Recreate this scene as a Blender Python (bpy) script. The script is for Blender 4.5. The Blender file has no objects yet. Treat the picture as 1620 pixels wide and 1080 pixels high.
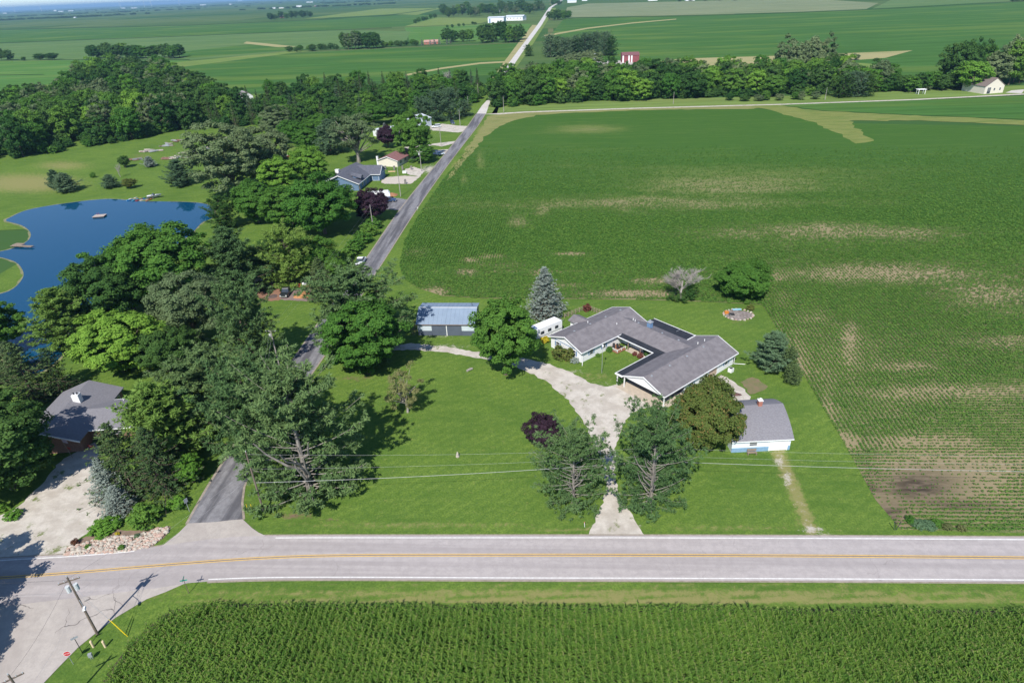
import bpy, bmesh, math, random
import numpy as np
from mathutils import Vector, Matrix
from mathutils.geometry import delaunay_2d_cdt, tessellate_polygon
R = math.radians
SC = bpy.context.scene
COL = SC.collection

# ---------------------------------------------------------------- camera
FPX, CAMZ = 1010.0, 68.0                      # focal length in photo pixels, height of the drone (m)
ROLL = math.atan(.043)
PITCH = math.atan(559 * math.cos(ROLL) / FPX)
_U0 = Vector((0, math.sin(PITCH), math.cos(PITCH))); FW = Vector((0, math.cos(PITCH), -math.sin(PITCH)))
RT = math.cos(ROLL) * Vector((1, 0, 0)) - math.sin(ROLL) * _U0
UP = math.sin(ROLL) * Vector((1, 0, 0)) + math.cos(ROLL) * _U0
CPOS = Vector((0, 0, CAMZ))
cam = bpy.data.cameras.new('camera'); camo = bpy.data.objects.new('camera', cam); COL.objects.link(camo)
cam.sensor_width = 36.0; cam.lens = FPX / 1620 * 36; cam.clip_start = 1; cam.clip_end = 90000
m = Matrix.Identity(4)
for i in range(3):
    m[i][0], m[i][1], m[i][2], m[i][3] = RT[i], UP[i], -FW[i], CPOS[i]
camo.matrix_world = m
SC.camera = camo

# ---------------------------------------------------------------- light
SUN_AZ, SUN_EL = R(74 + 180), R(47)           # direction towards the sun, angle from +X, elevation
SKY_STRENGTH, SUN_STRENGTH, EXPOSURE = .12, 4.3, 0.52
w = bpy.data.worlds.new('World'); SC.world = w; w.use_nodes = True
nt = w.node_tree; bg = nt.nodes['Background']; sky = nt.nodes.new('ShaderNodeTexSky')
sky.sky_type = 'NISHITA'; sky.sun_disc = False; sky.sun_elevation = SUN_EL
sky.sun_rotation = R(90) - SUN_AZ; sky.air_density = 1.0; sky.dust_density = .0; sky.ozone_density = 4.0; sky.altitude = 2500
nt.links.new(sky.outputs[0], bg.inputs[0]); bg.inputs[1].default_value = SKY_STRENGTH
sl = bpy.data.lights.new('sun', 'SUN'); slo = bpy.data.objects.new('sun', sl); COL.objects.link(slo)
sl.energy = SUN_STRENGTH; sl.angle = R(.53); sl.color = (1, .955, .89)
sd = Vector((math.cos(SUN_AZ) * math.cos(SUN_EL), math.sin(SUN_AZ) * math.cos(SUN_EL), math.sin(SUN_EL)))
slo.rotation_euler = sd.to_track_quat('Z', 'Y').to_euler(); slo.location = sd * 300
SC.view_settings.view_transform = 'Standard'; SC.view_settings.look = 'None'
SC.view_settings.exposure = EXPOSURE; SC.view_settings.gamma = 1; SC.view_settings.use_curve_mapping = False
SC.cycles.max_bounces = 6; SC.cycles.diffuse_bounces = 3; SC.cycles.glossy_bounces = 3
SC.cycles.transmission_bounces = 3; SC.cycles.transparent_max_bounces = 6; SC.cycles.volume_bounces = 0
SC.cycles.use_fast_gi = False

# ---------------------------------------------------------------- survey: photo measurement -> ground point
def ray(px, py):
    px, py = float(px), float(py); return (px - 810) / FPX * RT - (py - 540) / FPX * UP + FW
def at(px, py, z=0.0):
    d = ray(px, py); return CPOS + d * ((z - CAMZ) / d.z)
def height(bx, by, tx, ty):
    b = at(bx, by); d = ray(tx, ty); t = math.hypot(b.x, b.y) / math.hypot(d.x, d.y); return (CPOS + d * t).z
_A = np.array([RT, UP, FW])
def proj(P):
    v = (np.asarray(P, float) - np.array(CPOS)) @ _A.T
    return 810 + FPX * v[:, 0] / v[:, 2], 540 - FPX * v[:, 1] / v[:, 2]
def scale_at(p): return FPX / (Vector(p) - CPOS).dot(FW)      # photo pixels per metre
rng = np.random.default_rng(7); random.seed(7)

# ---------------------------------------------------------------- materials
def nodes(name):
    m = bpy.data.materials.new(name); m.use_nodes = True; t = m.node_tree
    b = t.nodes['Principled BSDF']; b.inputs['Specular IOR Level'].default_value = .25
    return m, t, b
def N(t, typ, **kw):
    n = t.nodes.new(typ)
    for k, v in kw.items():
        if k.startswith('_'): n.inputs[int(k[1:])].default_value = v
        else: setattr(n, k, v)
    return n
def noise(t, vec, scale, detail=3, rough=.6):
    n = N(t, 'ShaderNodeTexNoise'); n.inputs['Scale'].default_value = scale
    n.inputs['Detail'].default_value = detail; n.inputs['Roughness'].default_value = rough
    if vec is not None: t.links.new(vec, n.inputs['Vector'])
    return n.outputs['Fac']
def ramp(t, fac, lo, hi, smooth=True):
    n = N(t, 'ShaderNodeMapRange'); n.interpolation_type = 'SMOOTHSTEP' if smooth else 'LINEAR'
    t.links.new(fac, n.inputs[0]); n.inputs[1].default_value = lo; n.inputs[2].default_value = hi
    return n.outputs[0]
def mix(t, fac, a, b):
    n = N(t, 'ShaderNodeMix', data_type='RGBA')
    for s, v in ((0, fac), (6, a), (7, b)):
        if isinstance(v, (int, float)): n.inputs[s].default_value = v
        elif isinstance(v, tuple): n.inputs[s].default_value = (*v, 1)
        else: t.links.new(v, n.inputs[s])
    return n.outputs[2]
def math_(t, op, a, b=None):
    n = N(t, 'ShaderNodeMath', operation=op)
    for i, v in enumerate((a, b)):
        if v is None: continue
        if isinstance(v, (int, float)): n.inputs[i].default_value = v
        else: t.links.new(v, n.inputs[i])
    return n.outputs[0]
def pos(t, rot=0.0, sc=(1, 1, 1), world=True):
    g = N(t, 'ShaderNodeNewGeometry').outputs['Position'] if world else N(t, 'ShaderNodeTexCoord').outputs['Object']
    if rot:
        vr = N(t, 'ShaderNodeVectorRotate', rotation_type='Z_AXIS'); t.links.new(g, vr.inputs['Vector']); vr.inputs['Angle'].default_value = -rot; g = vr.outputs[0]
    mp = N(t, 'ShaderNodeMapping'); t.links.new(g, mp.inputs[0]); mp.inputs['Scale'].default_value = sc
    return mp.outputs[0]
def bump(t, b, fac, strength, dist=.05):
    n = N(t, 'ShaderNodeBump'); n.inputs['Strength'].default_value = strength; n.inputs['Distance'].default_value = dist
    t.links.new(fac, n.inputs['Height']); t.links.new(n.outputs[0], b.inputs['Normal'])
_mats = {}
def mat(name, c1, c2=None, scale=3.0, rough=.75, bmp=0, metal=0, spec=.25, st=(1, 1, 1), detail=4):
    if name in _mats: return _mats[name]
    m, t, b = nodes(name)
    b.inputs['Roughness'].default_value = rough; b.inputs['Metallic'].default_value = metal
    b.inputs['Specular IOR Level'].default_value = spec
    c2 = c2 or tuple(x * .8 for x in c1)
    v = pos(t, 0, st, False); f = noise(t, v, scale, detail)
    t.links.new(mix(t, ramp(t, f, .3, .7), c1, c2), b.inputs['Base Color'])
    if bmp: bump(t, b, noise(t, v, scale * 6, 3), bmp)
    _mats[name] = m; return m
def attr(t, name):
    n = N(t, 'ShaderNodeAttribute'); n.attribute_name = name; return n.outputs['Fac']

def leaf_mat(name, c1, c2, trans=.3, vary=.35, spots=None):
    m, t, b = nodes(name); t.nodes.remove(b)
    oi = N(t, 'ShaderNodeObjectInfo').outputs['Random']
    col = mix(t, attr(t, 'rnd'), c1, c2)
    if spots: col = mix(t, math_(t, 'GREATER_THAN', attr(t, 'rnd'), .86), col, spots)
    hs = N(t, 'ShaderNodeHueSaturation'); t.links.new(col, hs.inputs['Color'])
    t.links.new(math_(t, 'ADD', math_(t, 'MULTIPLY', oi, vary), 1 - vary / 2), hs.inputs['Value'])
    t.links.new(math_(t, 'ADD', math_(t, 'MULTIPLY', oi, -.03), .515), hs.inputs['Hue'])
    d = N(t, 'ShaderNodeBsdfDiffuse'); tr = N(t, 'ShaderNodeBsdfTranslucent')
    t.links.new(hs.outputs[0], d.inputs[0]); t.links.new(hs.outputs[0], tr.inputs[0])
    ms = N(t, 'ShaderNodeMixShader'); ms.inputs[0].default_value = trans
    t.links.new(d.outputs[0], ms.inputs[1]); t.links.new(tr.outputs[0], ms.inputs[2])
    t.links.new(ms.outputs[0], t.nodes['Material Output'].inputs[0])
    return m
LM = dict(
    maple=leaf_mat('leaf_maple', (0.074, 0.176, 0.033), (0.126, 0.255, 0.045)),
    bright=leaf_mat('leaf_bright', (0.120, 0.264, 0.037), (0.195, 0.353, 0.056)),
    dark=leaf_mat('leaf_dark', (0.044, 0.110, 0.029), (0.078, 0.161, 0.041)),
    willow=leaf_mat('leaf_grey_green', (0.131, 0.193, 0.082), (0.206, 0.264, 0.127)),
    pine=leaf_mat('needle_pine', (.066, .132, .050), (.135, .212, .076), .15),
    pineyellow=leaf_mat('needle_yellow_pine', (0.131, 0.235, 0.045), (0.228, 0.323, 0.071), .15),
    spruce=leaf_mat('needle_spruce', (0.056, 0.108, 0.045), (0.104, 0.153, 0.053), .1),
    blue=leaf_mat('needle_blue_spruce', (0.206, 0.264, 0.227), (0.326, 0.373, 0.317), .1),
    bluegreen=leaf_mat('needle_blue_green', (0.081, 0.149, 0.076), (0.128, 0.204, 0.106), .1),
    purple=leaf_mat('leaf_purple', (0.027, 0.018, 0.026), (0.060, 0.033, 0.049), .15),
    olive=leaf_mat('leaf_olive', (0.098, 0.138, 0.034), (0.165, 0.193, 0.052), .25, .1, (0.232, 0.165, 0.063)),
    rust=leaf_mat('leaf_rust', (0.131, 0.054, 0.041), (0.195, 0.078, 0.053), .2),
    yellow=leaf_mat('leaf_yellow', (0.544, 0.431, 0.041), (0.739, 0.549, 0.061), .3),
    dry=leaf_mat('leaf_sparse', (0.131, 0.176, 0.061), (0.240, 0.235, 0.103), .3),
)
BARK = mat('bark', (.17, .13, .10), (.09, .07, .055), 4, .9, .5, st=(1, 1, .25))
BARKP = mat('bark_pale', (.29, .265, .23), (.18, .16, .14), 4, .9, .5, st=(1, 1, .25))
DEADW = mat('dead_wood', (.36, .33, .30), (.25, .225, .20), 5, .9, .3)

# ---------------------------------------------------------------- mesh helpers
def tag(o, label=None, cat=None, group=None, kind=None):
    for k, v in (('label', label), ('category', cat), ('group', group), ('kind', kind)):
        if v: o[k] = v
    return o
def link(name, data, parent=None, material=None):
    o = bpy.data.objects.new(name, data); COL.objects.link(o)
    if parent: o.parent = parent
    if material and data is not None: data.materials.append(material)
    return o
def empty(name, loc, rz=0.0, label=None, cat=None, group=None):
    o = bpy.data.objects.new(name, None); COL.objects.link(o); o.location = loc; o.rotation_euler = (0, 0, rz)
    o.empty_display_size = .3
    return tag(o, label, cat, group)
class MB:
    def __init__(s): s.v, s.f = [], []
    def add(s, vs, fs):
        b = len(s.v); s.v += [tuple(p) for p in vs]; s.f += [tuple(b + i for i in f) for f in fs]; return s
    def box(s, x0, x1, y0, y1, z0, z1):
        return s.add([(x0,y0,z0),(x1,y0,z0),(x1,y1,z0),(x0,y1,z0),(x0,y0,z1),(x1,y0,z1),(x1,y1,z1),(x0,y1,z1)],
                     [(0,3,2,1),(4,5,6,7),(0,1,5,4),(1,2,6,5),(2,3,7,6),(3,0,4,7)])
    def hull8(s, lo, hi):                      # two quads (4 points each) joined into a solid
        return s.add(list(lo) + list(hi), [(0,3,2,1),(4,5,6,7),(0,1,5,4),(1,2,6,5),(2,3,7,6),(3,0,4,7)])
    def prism(s, poly, axis, a, b):            # 2-D polygon extruded along an axis ('x': poly is (y,z); 'y': (x,z); 'z': (x,y))
        n = len(poly); P = {'x': lambda p, c: (c, p[0], p[1]), 'y': lambda p, c: (p[0], c, p[1]), 'z': lambda p, c: (p[0], p[1], c)}[axis]
        return s.add([P(p, a) for p in poly] + [P(p, b) for p in poly],
                     [tuple(range(n)), tuple(range(2*n-1, n-1, -1))] + [(i, (i+n), (i+1) % n + n, (i+1) % n) for i in range(n)])
    def tube(s, pts, radii, n=6, cap=True):
        pts = [Vector(p) for p in pts]; b = len(s.v); up = Vector((0, 0, 1))
        for i, p in enumerate(pts):
            d = (pts[min(i+1, len(pts)-1)] - pts[max(i-1, 0)]).normalized()
            a = d.cross(up if abs(d.z) < .95 else Vector((1, 0, 0))).normalized(); c = d.cross(a)
            r = radii[i] if hasattr(radii, '__len__') else radii
            for k in range(n):
                t = 2 * math.pi * k / n; s.v.append(tuple(p + (a * math.cos(t) + c * math.sin(t)) * r))
        for i in range(len(pts) - 1):
            for k in range(n):
                s.f.append((b+i*n+k, b+i*n+(k+1) % n, b+(i+1)*n+(k+1) % n, b+(i+1)*n+k))
        if cap:
            s.f.append(tuple(b + k for k in range(n-1, -1, -1))); e = b + (len(pts)-1)*n; s.f.append(tuple(e + k for k in range(n)))
        return s
    def build(s, name, material, parent=None, smooth=False):
        me = bpy.data.meshes.new(name); me.from_pydata(s.v, [], s.f); 
        bm = bmesh.new(); bm.from_mesh(me); bmesh.ops.recalc_face_normals(bm, faces=bm.faces); bm.to_mesh(me); bm.free()
        if smooth: me.polygons.foreach_set('use_smooth', [True] * len(me.polygons))
        return link(name, me, parent, material)
def np_mesh(name, verts, quads, rnd=None):
    me = bpy.data.meshes.new(name); nv, nf = len(verts), len(quads); k = quads.shape[1]
    me.vertices.add(nv); me.vertices.foreach_set('co', verts.astype(np.float32).ravel())
    me.loops.add(nf * k); me.loops.foreach_set('vertex_index', quads.astype(np.int32).ravel())
    me.polygons.add(nf); me.polygons.foreach_set('loop_start', np.arange(0, nf * k, k, dtype=np.int32))
    if rnd is not None:
        a = me.attributes.new('rnd', 'FLOAT', 'FACE'); a.data.foreach_set('value', rnd.astype(np.float32))
    me.update(calc_edges=True); return me

# ---------------------------------------------------------------- ground sheets
def resample(pts, step, closed=True):
    out = []; n = len(pts)
    for i in range(n if closed else n - 1):
        a, b = Vector(pts[i]).to_2d(), Vector(pts[(i+1) % n]).to_2d(); k = max(1, int((b - a).length / step))
        out += [a.lerp(b, j / k) for j in range(k)]
    if not closed: out.append(Vector(pts[-1]).to_2d())
    return out
def smooth_line(pts, step):
    P = [Vector(p).to_2d() for p in pts]; P = [2*P[0]-P[1]] + P + [2*P[-1]-P[-2]]; out = []
    for i in range(1, len(P) - 2):
        a, b, c, d = P[i-1:i+3]; k = max(2, int((c - b).length / step))
        for j in range(k):
            t = j / k; out.append(.5 * ((2*b) + (c-a)*t + (2*a-5*b+4*c-d)*t*t + (3*b-a-3*c+d)*t**3))
    out.append(P[-2]); return out
def poly_sheet(name, pts, z, material, step=None, jitter=0, kind='structure', parent=None):
    pts = resample(pts, step) if step else [Vector(p).to_2d() for p in pts]
    if jitter: pts = [p + Vector((random.gauss(0, jitter), random.gauss(0, jitter))) for p in pts]
    tri = tessellate_polygon([[Vector((p.x, p.y, 0)) for p in pts]])
    me = bpy.data.meshes.new(name); me.from_pydata([(p.x, p.y, z) for p in pts], [], [tuple(t) for t in tri])
    bm = bmesh.new(); bm.from_mesh(me); bmesh.ops.recalc_face_normals(bm, faces=bm.faces)
    for f in bm.faces:
        if f.normal.z < 0: f.normal_flip()
    bm.to_mesh(me); bm.free()
    return tag(link(name, me, parent, material), kind=kind if not parent else None)
def strip(name, left, right, z, material, kind='structure', parent=None):
    n = len(left); vs = [(p.x, p.y, z) for p in left] + [(p.x, p.y, z) for p in right]
    me = bpy.data.meshes.new(name); me.from_pydata(vs, [], [(i, n+i, n+i+1, i+1) for i in range(n-1)])
    return tag(link(name, me, parent, material), kind=kind if not parent else None)
def offset_line(line, d):
    out = []
    for i, p in enumerate(line):
        t = (line[min(i+1, len(line)-1)] - line[max(i-1, 0)]).normalized(); out.append(p + Vector((-t.y, t.x)) * d)
    return out
def pxs(l, z=0): return [at(x, y, z) for x, y in l]
def inside(px, py, poly):
    c = np.zeros(len(px), bool); n = len(poly)
    for i in range(n):
        x0, y0 = poly[i]; x1, y1 = poly[(i+1) % n]
        cond = ((y0 > py) != (y1 > py)) & (px < (x1-x0) * (py-y0) / ((y1-y0) or 1e-9) + x0); c ^= cond
    return c
def seg_dist(px, py, line, closed=False):
    d = np.full(len(px), 1e9); n = len(line)
    for i in range(n if closed else n - 1):
        a, b = line[i], line[(i+1) % n]; ax, ay, bx, by = a[0], a[1], b[0], b[1]
        t = np.clip(((px-ax)*(bx-ax) + (py-ay)*(by-ay)) / max((bx-ax)**2 + (by-ay)**2, 1e-9), 0, 1)
        d = np.minimum(d, np.hypot(px-ax-t*(bx-ax), py-ay-t*(by-ay)))
    return d
def blobs(px, py, lst):
    o = np.zeros(len(px))
    for cx, cy, rx, ry, s in lst: o = np.maximum(o, s * np.exp(-(((px-cx)/rx)**2 + ((py-cy)/ry)**2) * 1.1))
    return o
GRID = R(-4.2)                                # compass of the farm roads
def grass_nodes(t, far=False):
    v = pos(t); v2 = pos(t, GRID, (.35, 1.6, 1))
    big = ramp(t, math_(t, 'ADD', math_(t, 'MULTIPLY', noise(t, v, .04, 3), .6), math_(t, 'MULTIPLY', noise(t, v, .13, 4), .4)), .38, .62); midn = ramp(t, noise(t, v2, .35, 4, .65), .36, .66); fine = noise(t, v, 3.2, 4, .75); clump = ramp(t, noise(t, v, 1.05, 4, .7), .38, .64)
    wv = N(t, 'ShaderNodeTexWave', wave_type='BANDS', bands_direction='Y'); t.links.new(pos(t, R(35)), wv.inputs['Vector'])
    for k_, v_ in (('Scale', .2), ('Distortion', 3.), ('Detail', 2.), ('Detail Scale', .25)): wv.inputs[k_].default_value = v_
    c = mix(t, big, (.158, .240, .042), (.086, .158, .028))
    c = mix(t, math_(t, 'MULTIPLY', midn, .6), c, (.190, .265, .052))
    c = mix(t, math_(t, 'MULTIPLY', wv.outputs['Fac'], .35), c, (.080, .150, .027))
    c = mix(t, math_(t, 'MULTIPLY', clump, .5), c, (.075, .140, .025))
    c = mix(t, math_(t, 'MULTIPLY', ramp(t, noise(t, v, .6, 5, .75), .58, .72), .55), c, (.27, .275, .085))
    c = mix(t, math_(t, 'MULTIPLY', ramp(t, fine, .4, .62), .6), c, (.052, .105, .019))
    return c, v, fine
def make_lawn_mat():
    m, t, b = nodes('lawn'); b.inputs['Roughness'].default_value = .95; b.inputs['Specular IOR Level'].default_value = .05
    c, v, fine = grass_nodes(t)
    n1 = noise(t, v, .9, 5, .7)
    def lay(c, name, col1, col2, amp=.55):
        a = math_(t, 'ADD', attr(t, name), math_(t, 'MULTIPLY', math_(t, 'SUBTRACT', n1, .5), amp * 2))
        a = math_(t, 'ADD', a, math_(t, 'MULTIPLY', math_(t, 'SUBTRACT', fine, .5), .9))
        return mix(t, ramp(t, a, .35, .75), c, mix(t, fine, col1, col2))
    c = lay(c, 'dry', (.30, .255, .11), (.16, .19, .055))
    c = lay(c, 'soil', (.23, .15, .10), (.15, .105, .072))
    c = lay(c, 'gravel', (.56, .51, .45), (.40, .36, .31))
    t.links.new(c, b.inputs['Base Color']); bump(t, b, fine, .6, .12)
    return m
LAWN = make_lawn_mat()

def paint(me, xyz, dry, soil, gravel):
    px, py = proj(xyz)
    for nm, lst in (('dry', dry), ('soil', soil), ('gravel', gravel)):
        a = me.attributes.new(nm, 'FLOAT', 'POINT'); a.data.foreach_set('value', blobs(px, py, lst).astype(np.float32))
DRY = [(1000,938,1100,9,.72),(1100,950,1100,6,.9),(650,830,330,9,.55),(1000,924,1000,4,.5),(1150,835,240,9,.5),(900,838,120,5,.6),(1560,835,120,10,.62),(450,815,60,10,.5),(800,926,800,3,.3),
       (1262,790,12,60,.55),(1275,735,10,30,.3),(40,290,130,22,.8),(100,262,70,12,.65),(1130,836,200,5,.35),(940,596,55,14,.5),(1160,612,30,10,.4),
       (740,175,40,16,.3),(690,330,12,60,.25),(745,238,13,14,.8),(722,265,12,14,.75),(700,296,11,14,.6),(770,208,20,14,.9),(810,190,40,9,.9),(870,178,60,5,.9),
       (1000,168,160,3.5,.9),(670,550,60,10,.3),(1010,612,50,18,.4),(650,232,60,20,.25),(590,215,80,20,.3),(470,240,60,20,.45)]
SOIL = [(470,815,45,9,.62),(520,822,30,6,.5),(1215,598,6,14,.4),(655,520,8,22,.6),(1320,700,4,60,.2),(240,1000,6,8,.6),(1160,600,26,14,.32),(905,575,25,5,.4),(1170,505,28,16,.45),
        (560,598,60,8,.5),(900,834,40,4,.4),(945,795,60,10,.3),(1020,800,60,10,.3),(225,247,30,6,.5),(310,246,70,8,.4),(30,860,40,20,.4)]
GRAV = [(960,612,55,22,.36),(1000,625,40,16,.45),(905,588,35,10,.4),(700,548,60,7,.5),(655,542,30,6,.3),(700,532,40,3,.5),(1232,730,10,10,.7),(1245,757,11,20,.62),(1262,795,12,20,.4),
        (1285,838,28,7,.7),(1165,612,40,16,.30),(960,700,30,40,.3),(975,790,16,30,.5),(975,835,42,14,.8),(680,268,20,9,.7),(170,800,40,30,.35),(1300,845,30,4,.6)]
for k_ in range(16):
    f_ = k_ / 15; GRAV.append((1231 + 54 * f_, 716 + 124 * f_, 13, 9, .50 - .16 * math.sin(f_ * 3.1))); DRY.append((1231 + 54 * f_, 716 + 124 * f_, 17, 10, .85))
def grid_lawn(name, x0, x1, y0, y1, step, z):
    nx, ny = int((x1-x0)/step)+1, int((y1-y0)/step)+1
    X, Y = np.meshgrid(np.linspace(x0, x1, nx), np.linspace(y0, y1, ny)); V = np.stack([X.ravel(), Y.ravel(), np.full(X.size, z)], 1)
    i = np.arange(nx*ny).reshape(ny, nx); Q = np.stack([i[:-1,:-1], i[:-1,1:], i[1:,1:], i[1:,:-1]], -1).reshape(-1, 4)
    me = np_mesh(name, V, Q); paint(me, V, DRY, SOIL, GRAV)
    return tag(link(name, me, None, LAWN), kind='structure')
grid_lawn('lawn', -150, 112, 36, 220, .6, 0.0)
grid_lawn('meadow', -420, 75, 220, 560, 2.2, -.01)

# the plain out to the horizon: farm fields too far away to tell apart
def plain_mat():
    m, t, b = nodes('plain'); b.inputs['Roughness'].default_value = 1; b.inputs['Specular IOR Level'].default_value = .0
    br = N(t, 'ShaderNodeTexBrick'); t.links.new(pos(t, GRID), br.inputs['Vector'])
    for k, v in (('Scale', 1.0), ('Brick Width', 790.), ('Row Height', 330.), ('Mortar Size', 5.), ('Bias', -.1)): br.inputs[k].default_value = v
    br.inputs['Color1'].default_value = (.045, .105, .032, 1); br.inputs['Color2'].default_value = (.115, .165, .060, 1); br.inputs['Mortar'].default_value = (.14, .15, .07, 1)
    f = ramp(t, noise(t, pos(t, GRID, (.6, 2.2, 1)), .006, 4), .35, .7)
    t.links.new(mix(t, math_(t, 'MULTIPLY', f, .5), br.outputs['Color'], (.040, .095, .030)), b.inputs['Base Color'])
    return m
poly_sheet('ground', [(-60000, -2000), (60000, -2000), (60000, 70000), (-60000, 70000)], -.12, plain_mat())

def crop_mat(name, c1, c2, c3, s=.012, amt=.5):
    m, t, b = nodes(name); b.inputs['Roughness'].default_value = 1; b.inputs['Specular IOR Level'].default_value = .02
    f = ramp(t, noise(t, pos(t, GRID, (.35, 1.7, 1)), s, 4, .55), .47, .68); f2 = noise(t, pos(t, GRID, (.05, 1, 1)), s * 14, 5, .75)
    c = mix(t, ramp(t, f2, .36, .64), tuple(x * .84 for x in c1), tuple(x * 1.12 for x in c2)); t.links.new(mix(t, math_(t, 'MULTIPLY', f, amt), c, c3), b.inputs['Base Color'])
    return m
C_SOY = crop_mat('far_soy', (.048, .120, .026), (.058, .138, .032), (.15, .21, .045))
C_SOY2 = crop_mat('far_soy_light', (.070, .165, .036), (.082, .180, .042), (.16, .23, .06))
C_CORN = crop_mat('far_corn', (.085, .155, .050), (.105, .18, .060), (.14, .20, .07))
C_PALE = crop_mat('far_tassel', (.170, .205, .105), (.21, .24, .13), (.12, .175, .08), .01, .6)
C_TAN = crop_mat('stubble', (.36, .32, .165), (.30, .28, .13), (.22, .24, .09), .03)
C_GRASS = crop_mat('pasture', (.13, .195, .050), (.155, .225, .06), (.22, .23, .09), .02)
def field(name, pts, z, m, step=None, jit=0): return poly_sheet(name, pxs(pts), z, m, step, jit)
field('field', [(872,86),(858,72),(893,29),(1100,25),(1260,20),(1440,12),(1620,2),(1950,-14),(1950,70),(1620,112),(1440,120),(1080,118),(900,112)], -.05, C_SOY)
field('field', [(893,28),(897,12),(930,6),(1100,2),(1262,-3),(1390,5),(1370,15),(1260,19.3),(1080,24.2)], -.04, C_PALE)
field('field', [(1400,5),(1380,14),(1620,1),(1700,-14),(1420,-6)], -.04, C_CORN)
field('field', [(1075,93),(1250,88),(1444,80),(1400,92),(1330,97),(1250,97),(1090,107),(1010,104)], .0, C_TAN)
field('field', [(1080,106),(1250,98),(1332,98),(1405,103),(1330,114),(1080,116)], .01, C_GRASS)
field('field', [(278,106),(400,90),(480,84),(620,77),(780,70),(826,68),(806,100),(790,118),(640,126),(500,136),(400,146),(340,135)], -.03, C_SOY)
field('field', [(-60,98),(140,95),(300,96),(270,108),(220,116),(75,142),(0,152),(-60,160)], -.03, C_SOY2)
field('field', [(-60,72),(0,69),(300,57),(540,47.5),(650,50),(640,70),(480,78),(390,88),(300,95),(-60,97)], -.04, C_CORN)
field('field', [(270,84),(400,70),(480,78),(300,92)], .0, C_SOY)
field('field', [(-60,49),(0,47),(300,40),(540,30),(660,23),(700,28),(640,42),(540,46.7),(300,56.5),(0,68.5),(-60,71.5)], -.05, C_SOY)
field('field', [(390,66),(470,74),(440,75),(385,69)], .02, C_TAN)
field('field', [(265,100),(340,93),(470,80),(490,81),(400,92),(290,106)], .02, C_GRASS)
field('field', [(110,130),(75,142),(10,150),(20,142),(70,135)], .02, C_GRASS)
field('field', [(545,27),(620,23),(660,24),(700,13),(600,14),(480,30)], -.02, C_GRASS)
field('field', [(640,42),(690,28),(790,29),(760,37),(720,40)], -.02, C_GRASS)
field('field', [(650,70),(640,44),(760,39),(840,38),(830,60),(760,66)], -.045, C_SOY2)
field('track', [(640,118),(700,107),(760,99),(800,97),(800,99.5),(760,101.5),(700,109.5),(642,120.5)], .03, C_TAN)
field('track', [(860,56),(930,44),(1000,36),(1070,30),(1070,31.2),(1000,37.6),(930,46),(862,58.5)], .03, C_TAN)
field('gravel_pad', [(928,97),(985,96),(1012,101),(985,104),(960,106),(930,105),(920,101)], .04, mat('gravel_far', (.45, .42, .38), (.36, .33, .29), .2))
field('field', [(1232,166),(1450,158.5),(1620,152),(1900,142),(1900,197),(1620,189),(1450,182),(1300,175)], .02, C_SOY)

# ------------------------------------------------ the soybean field beyond the yard
FIELD = [(632,420),(640,380),(665,335),(700,285),(745,230),(790,195),(830,182),(900,176),(1000,172),(1100,170),(1180,170),(1260,178),(1340,195),(1620,200),(1950,212),
         (1950,700),(1800,838),(1620,843),(1425,837),(1385,790),(1330,690),(1270,590),(1213,492),(1205,482),(1130,478),(1000,474),(900,473),(760,472),(700,468),(660,455),(638,440)]
BARE = [(1150,288,270,30,.40),(1040,321,350,17,.45),(1330,365,230,20,.40),(930,204,60,7,.5),(1420,436,190,18,.48),(1560,470,120,25,.45),(1480,760,110,40,.95),(1400,800,40,30,.9),(1560,735,120,18,.45),
        (690,462,20,8,.8),(660,400,30,10,.35),(780,405,30,5,.5),(900,402,40,3,.7),(1000,465,90,6,.75),(880,452,60,4,.5),(1030,445,40,6,.55),(790,420,60,8,.3),(740,430,25,8,.5),(860,430,200,3,.35),
        (1230,440,30,8,.4),(1290,500,40,20,.25),(1262,590,10,50,.5),(1345,540,12,40,.5),(1500,620,150,12,.5),(1430,580,60,8,.4),(1340,700,20,14,.8),(1450,700,100,10,.5),(1310,640,10,40,.35),(1600,800,60,15,.3),(1600,540,80,10,.4),
        (1240,470,25,20,.3),(860,330,20,16,.4),(820,350,20,14,.35),(735,285,6,12,.6),(760,255,6,14,.5),(850,430,15,8,.5),(745,412,20,6,.5)]
WET = [(1450,770,70,28,1.),(1400,810,40,20,1.),(1520,800,80,10,.8),(1375,765,10,60,.8)]
fpoly = [tuple(p.to_2d()) for p in pxs(FIELD)]
fx = np.array(fpoly); step = 1.9
X, Y = np.meshgrid(np.arange(fx[:,0].min(), fx[:,0].max(), step), np.arange(fx[:,1].min(), fx[:,1].max(), step)); X, Y = X.ravel(), Y.ravel()
k = inside(X, Y, fpoly) & (seg_dist(X, Y, fpoly, True) > .9); X, Y = X[k], Y[k]
bd = resample(fpoly, 2.5)
verts2 = bd + [Vector((a, b)) for a, b in zip(X, Y)]
r_ = delaunay_2d_cdt(verts2, [], [list(range(len(bd)))], 1, 1e-5)
FV = np.array([(p.x, p.y, .02) for p in r_[0]]); me = np_mesh('soybean_field', FV, np.array([f[:3] for f in r_[2]]))
ROADL = (at(640,400).to_2d(), at(745,230).to_2d()); YARDR = (at(1213,492).to_2d(), at(1385,790).to_2d())
def line_d(x, y, l):
    a, b = l; n = (b - a).normalized(); return (x - a.x) * n.y - (y - a.y) * n.x     # + = to the right of a->b
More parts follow.
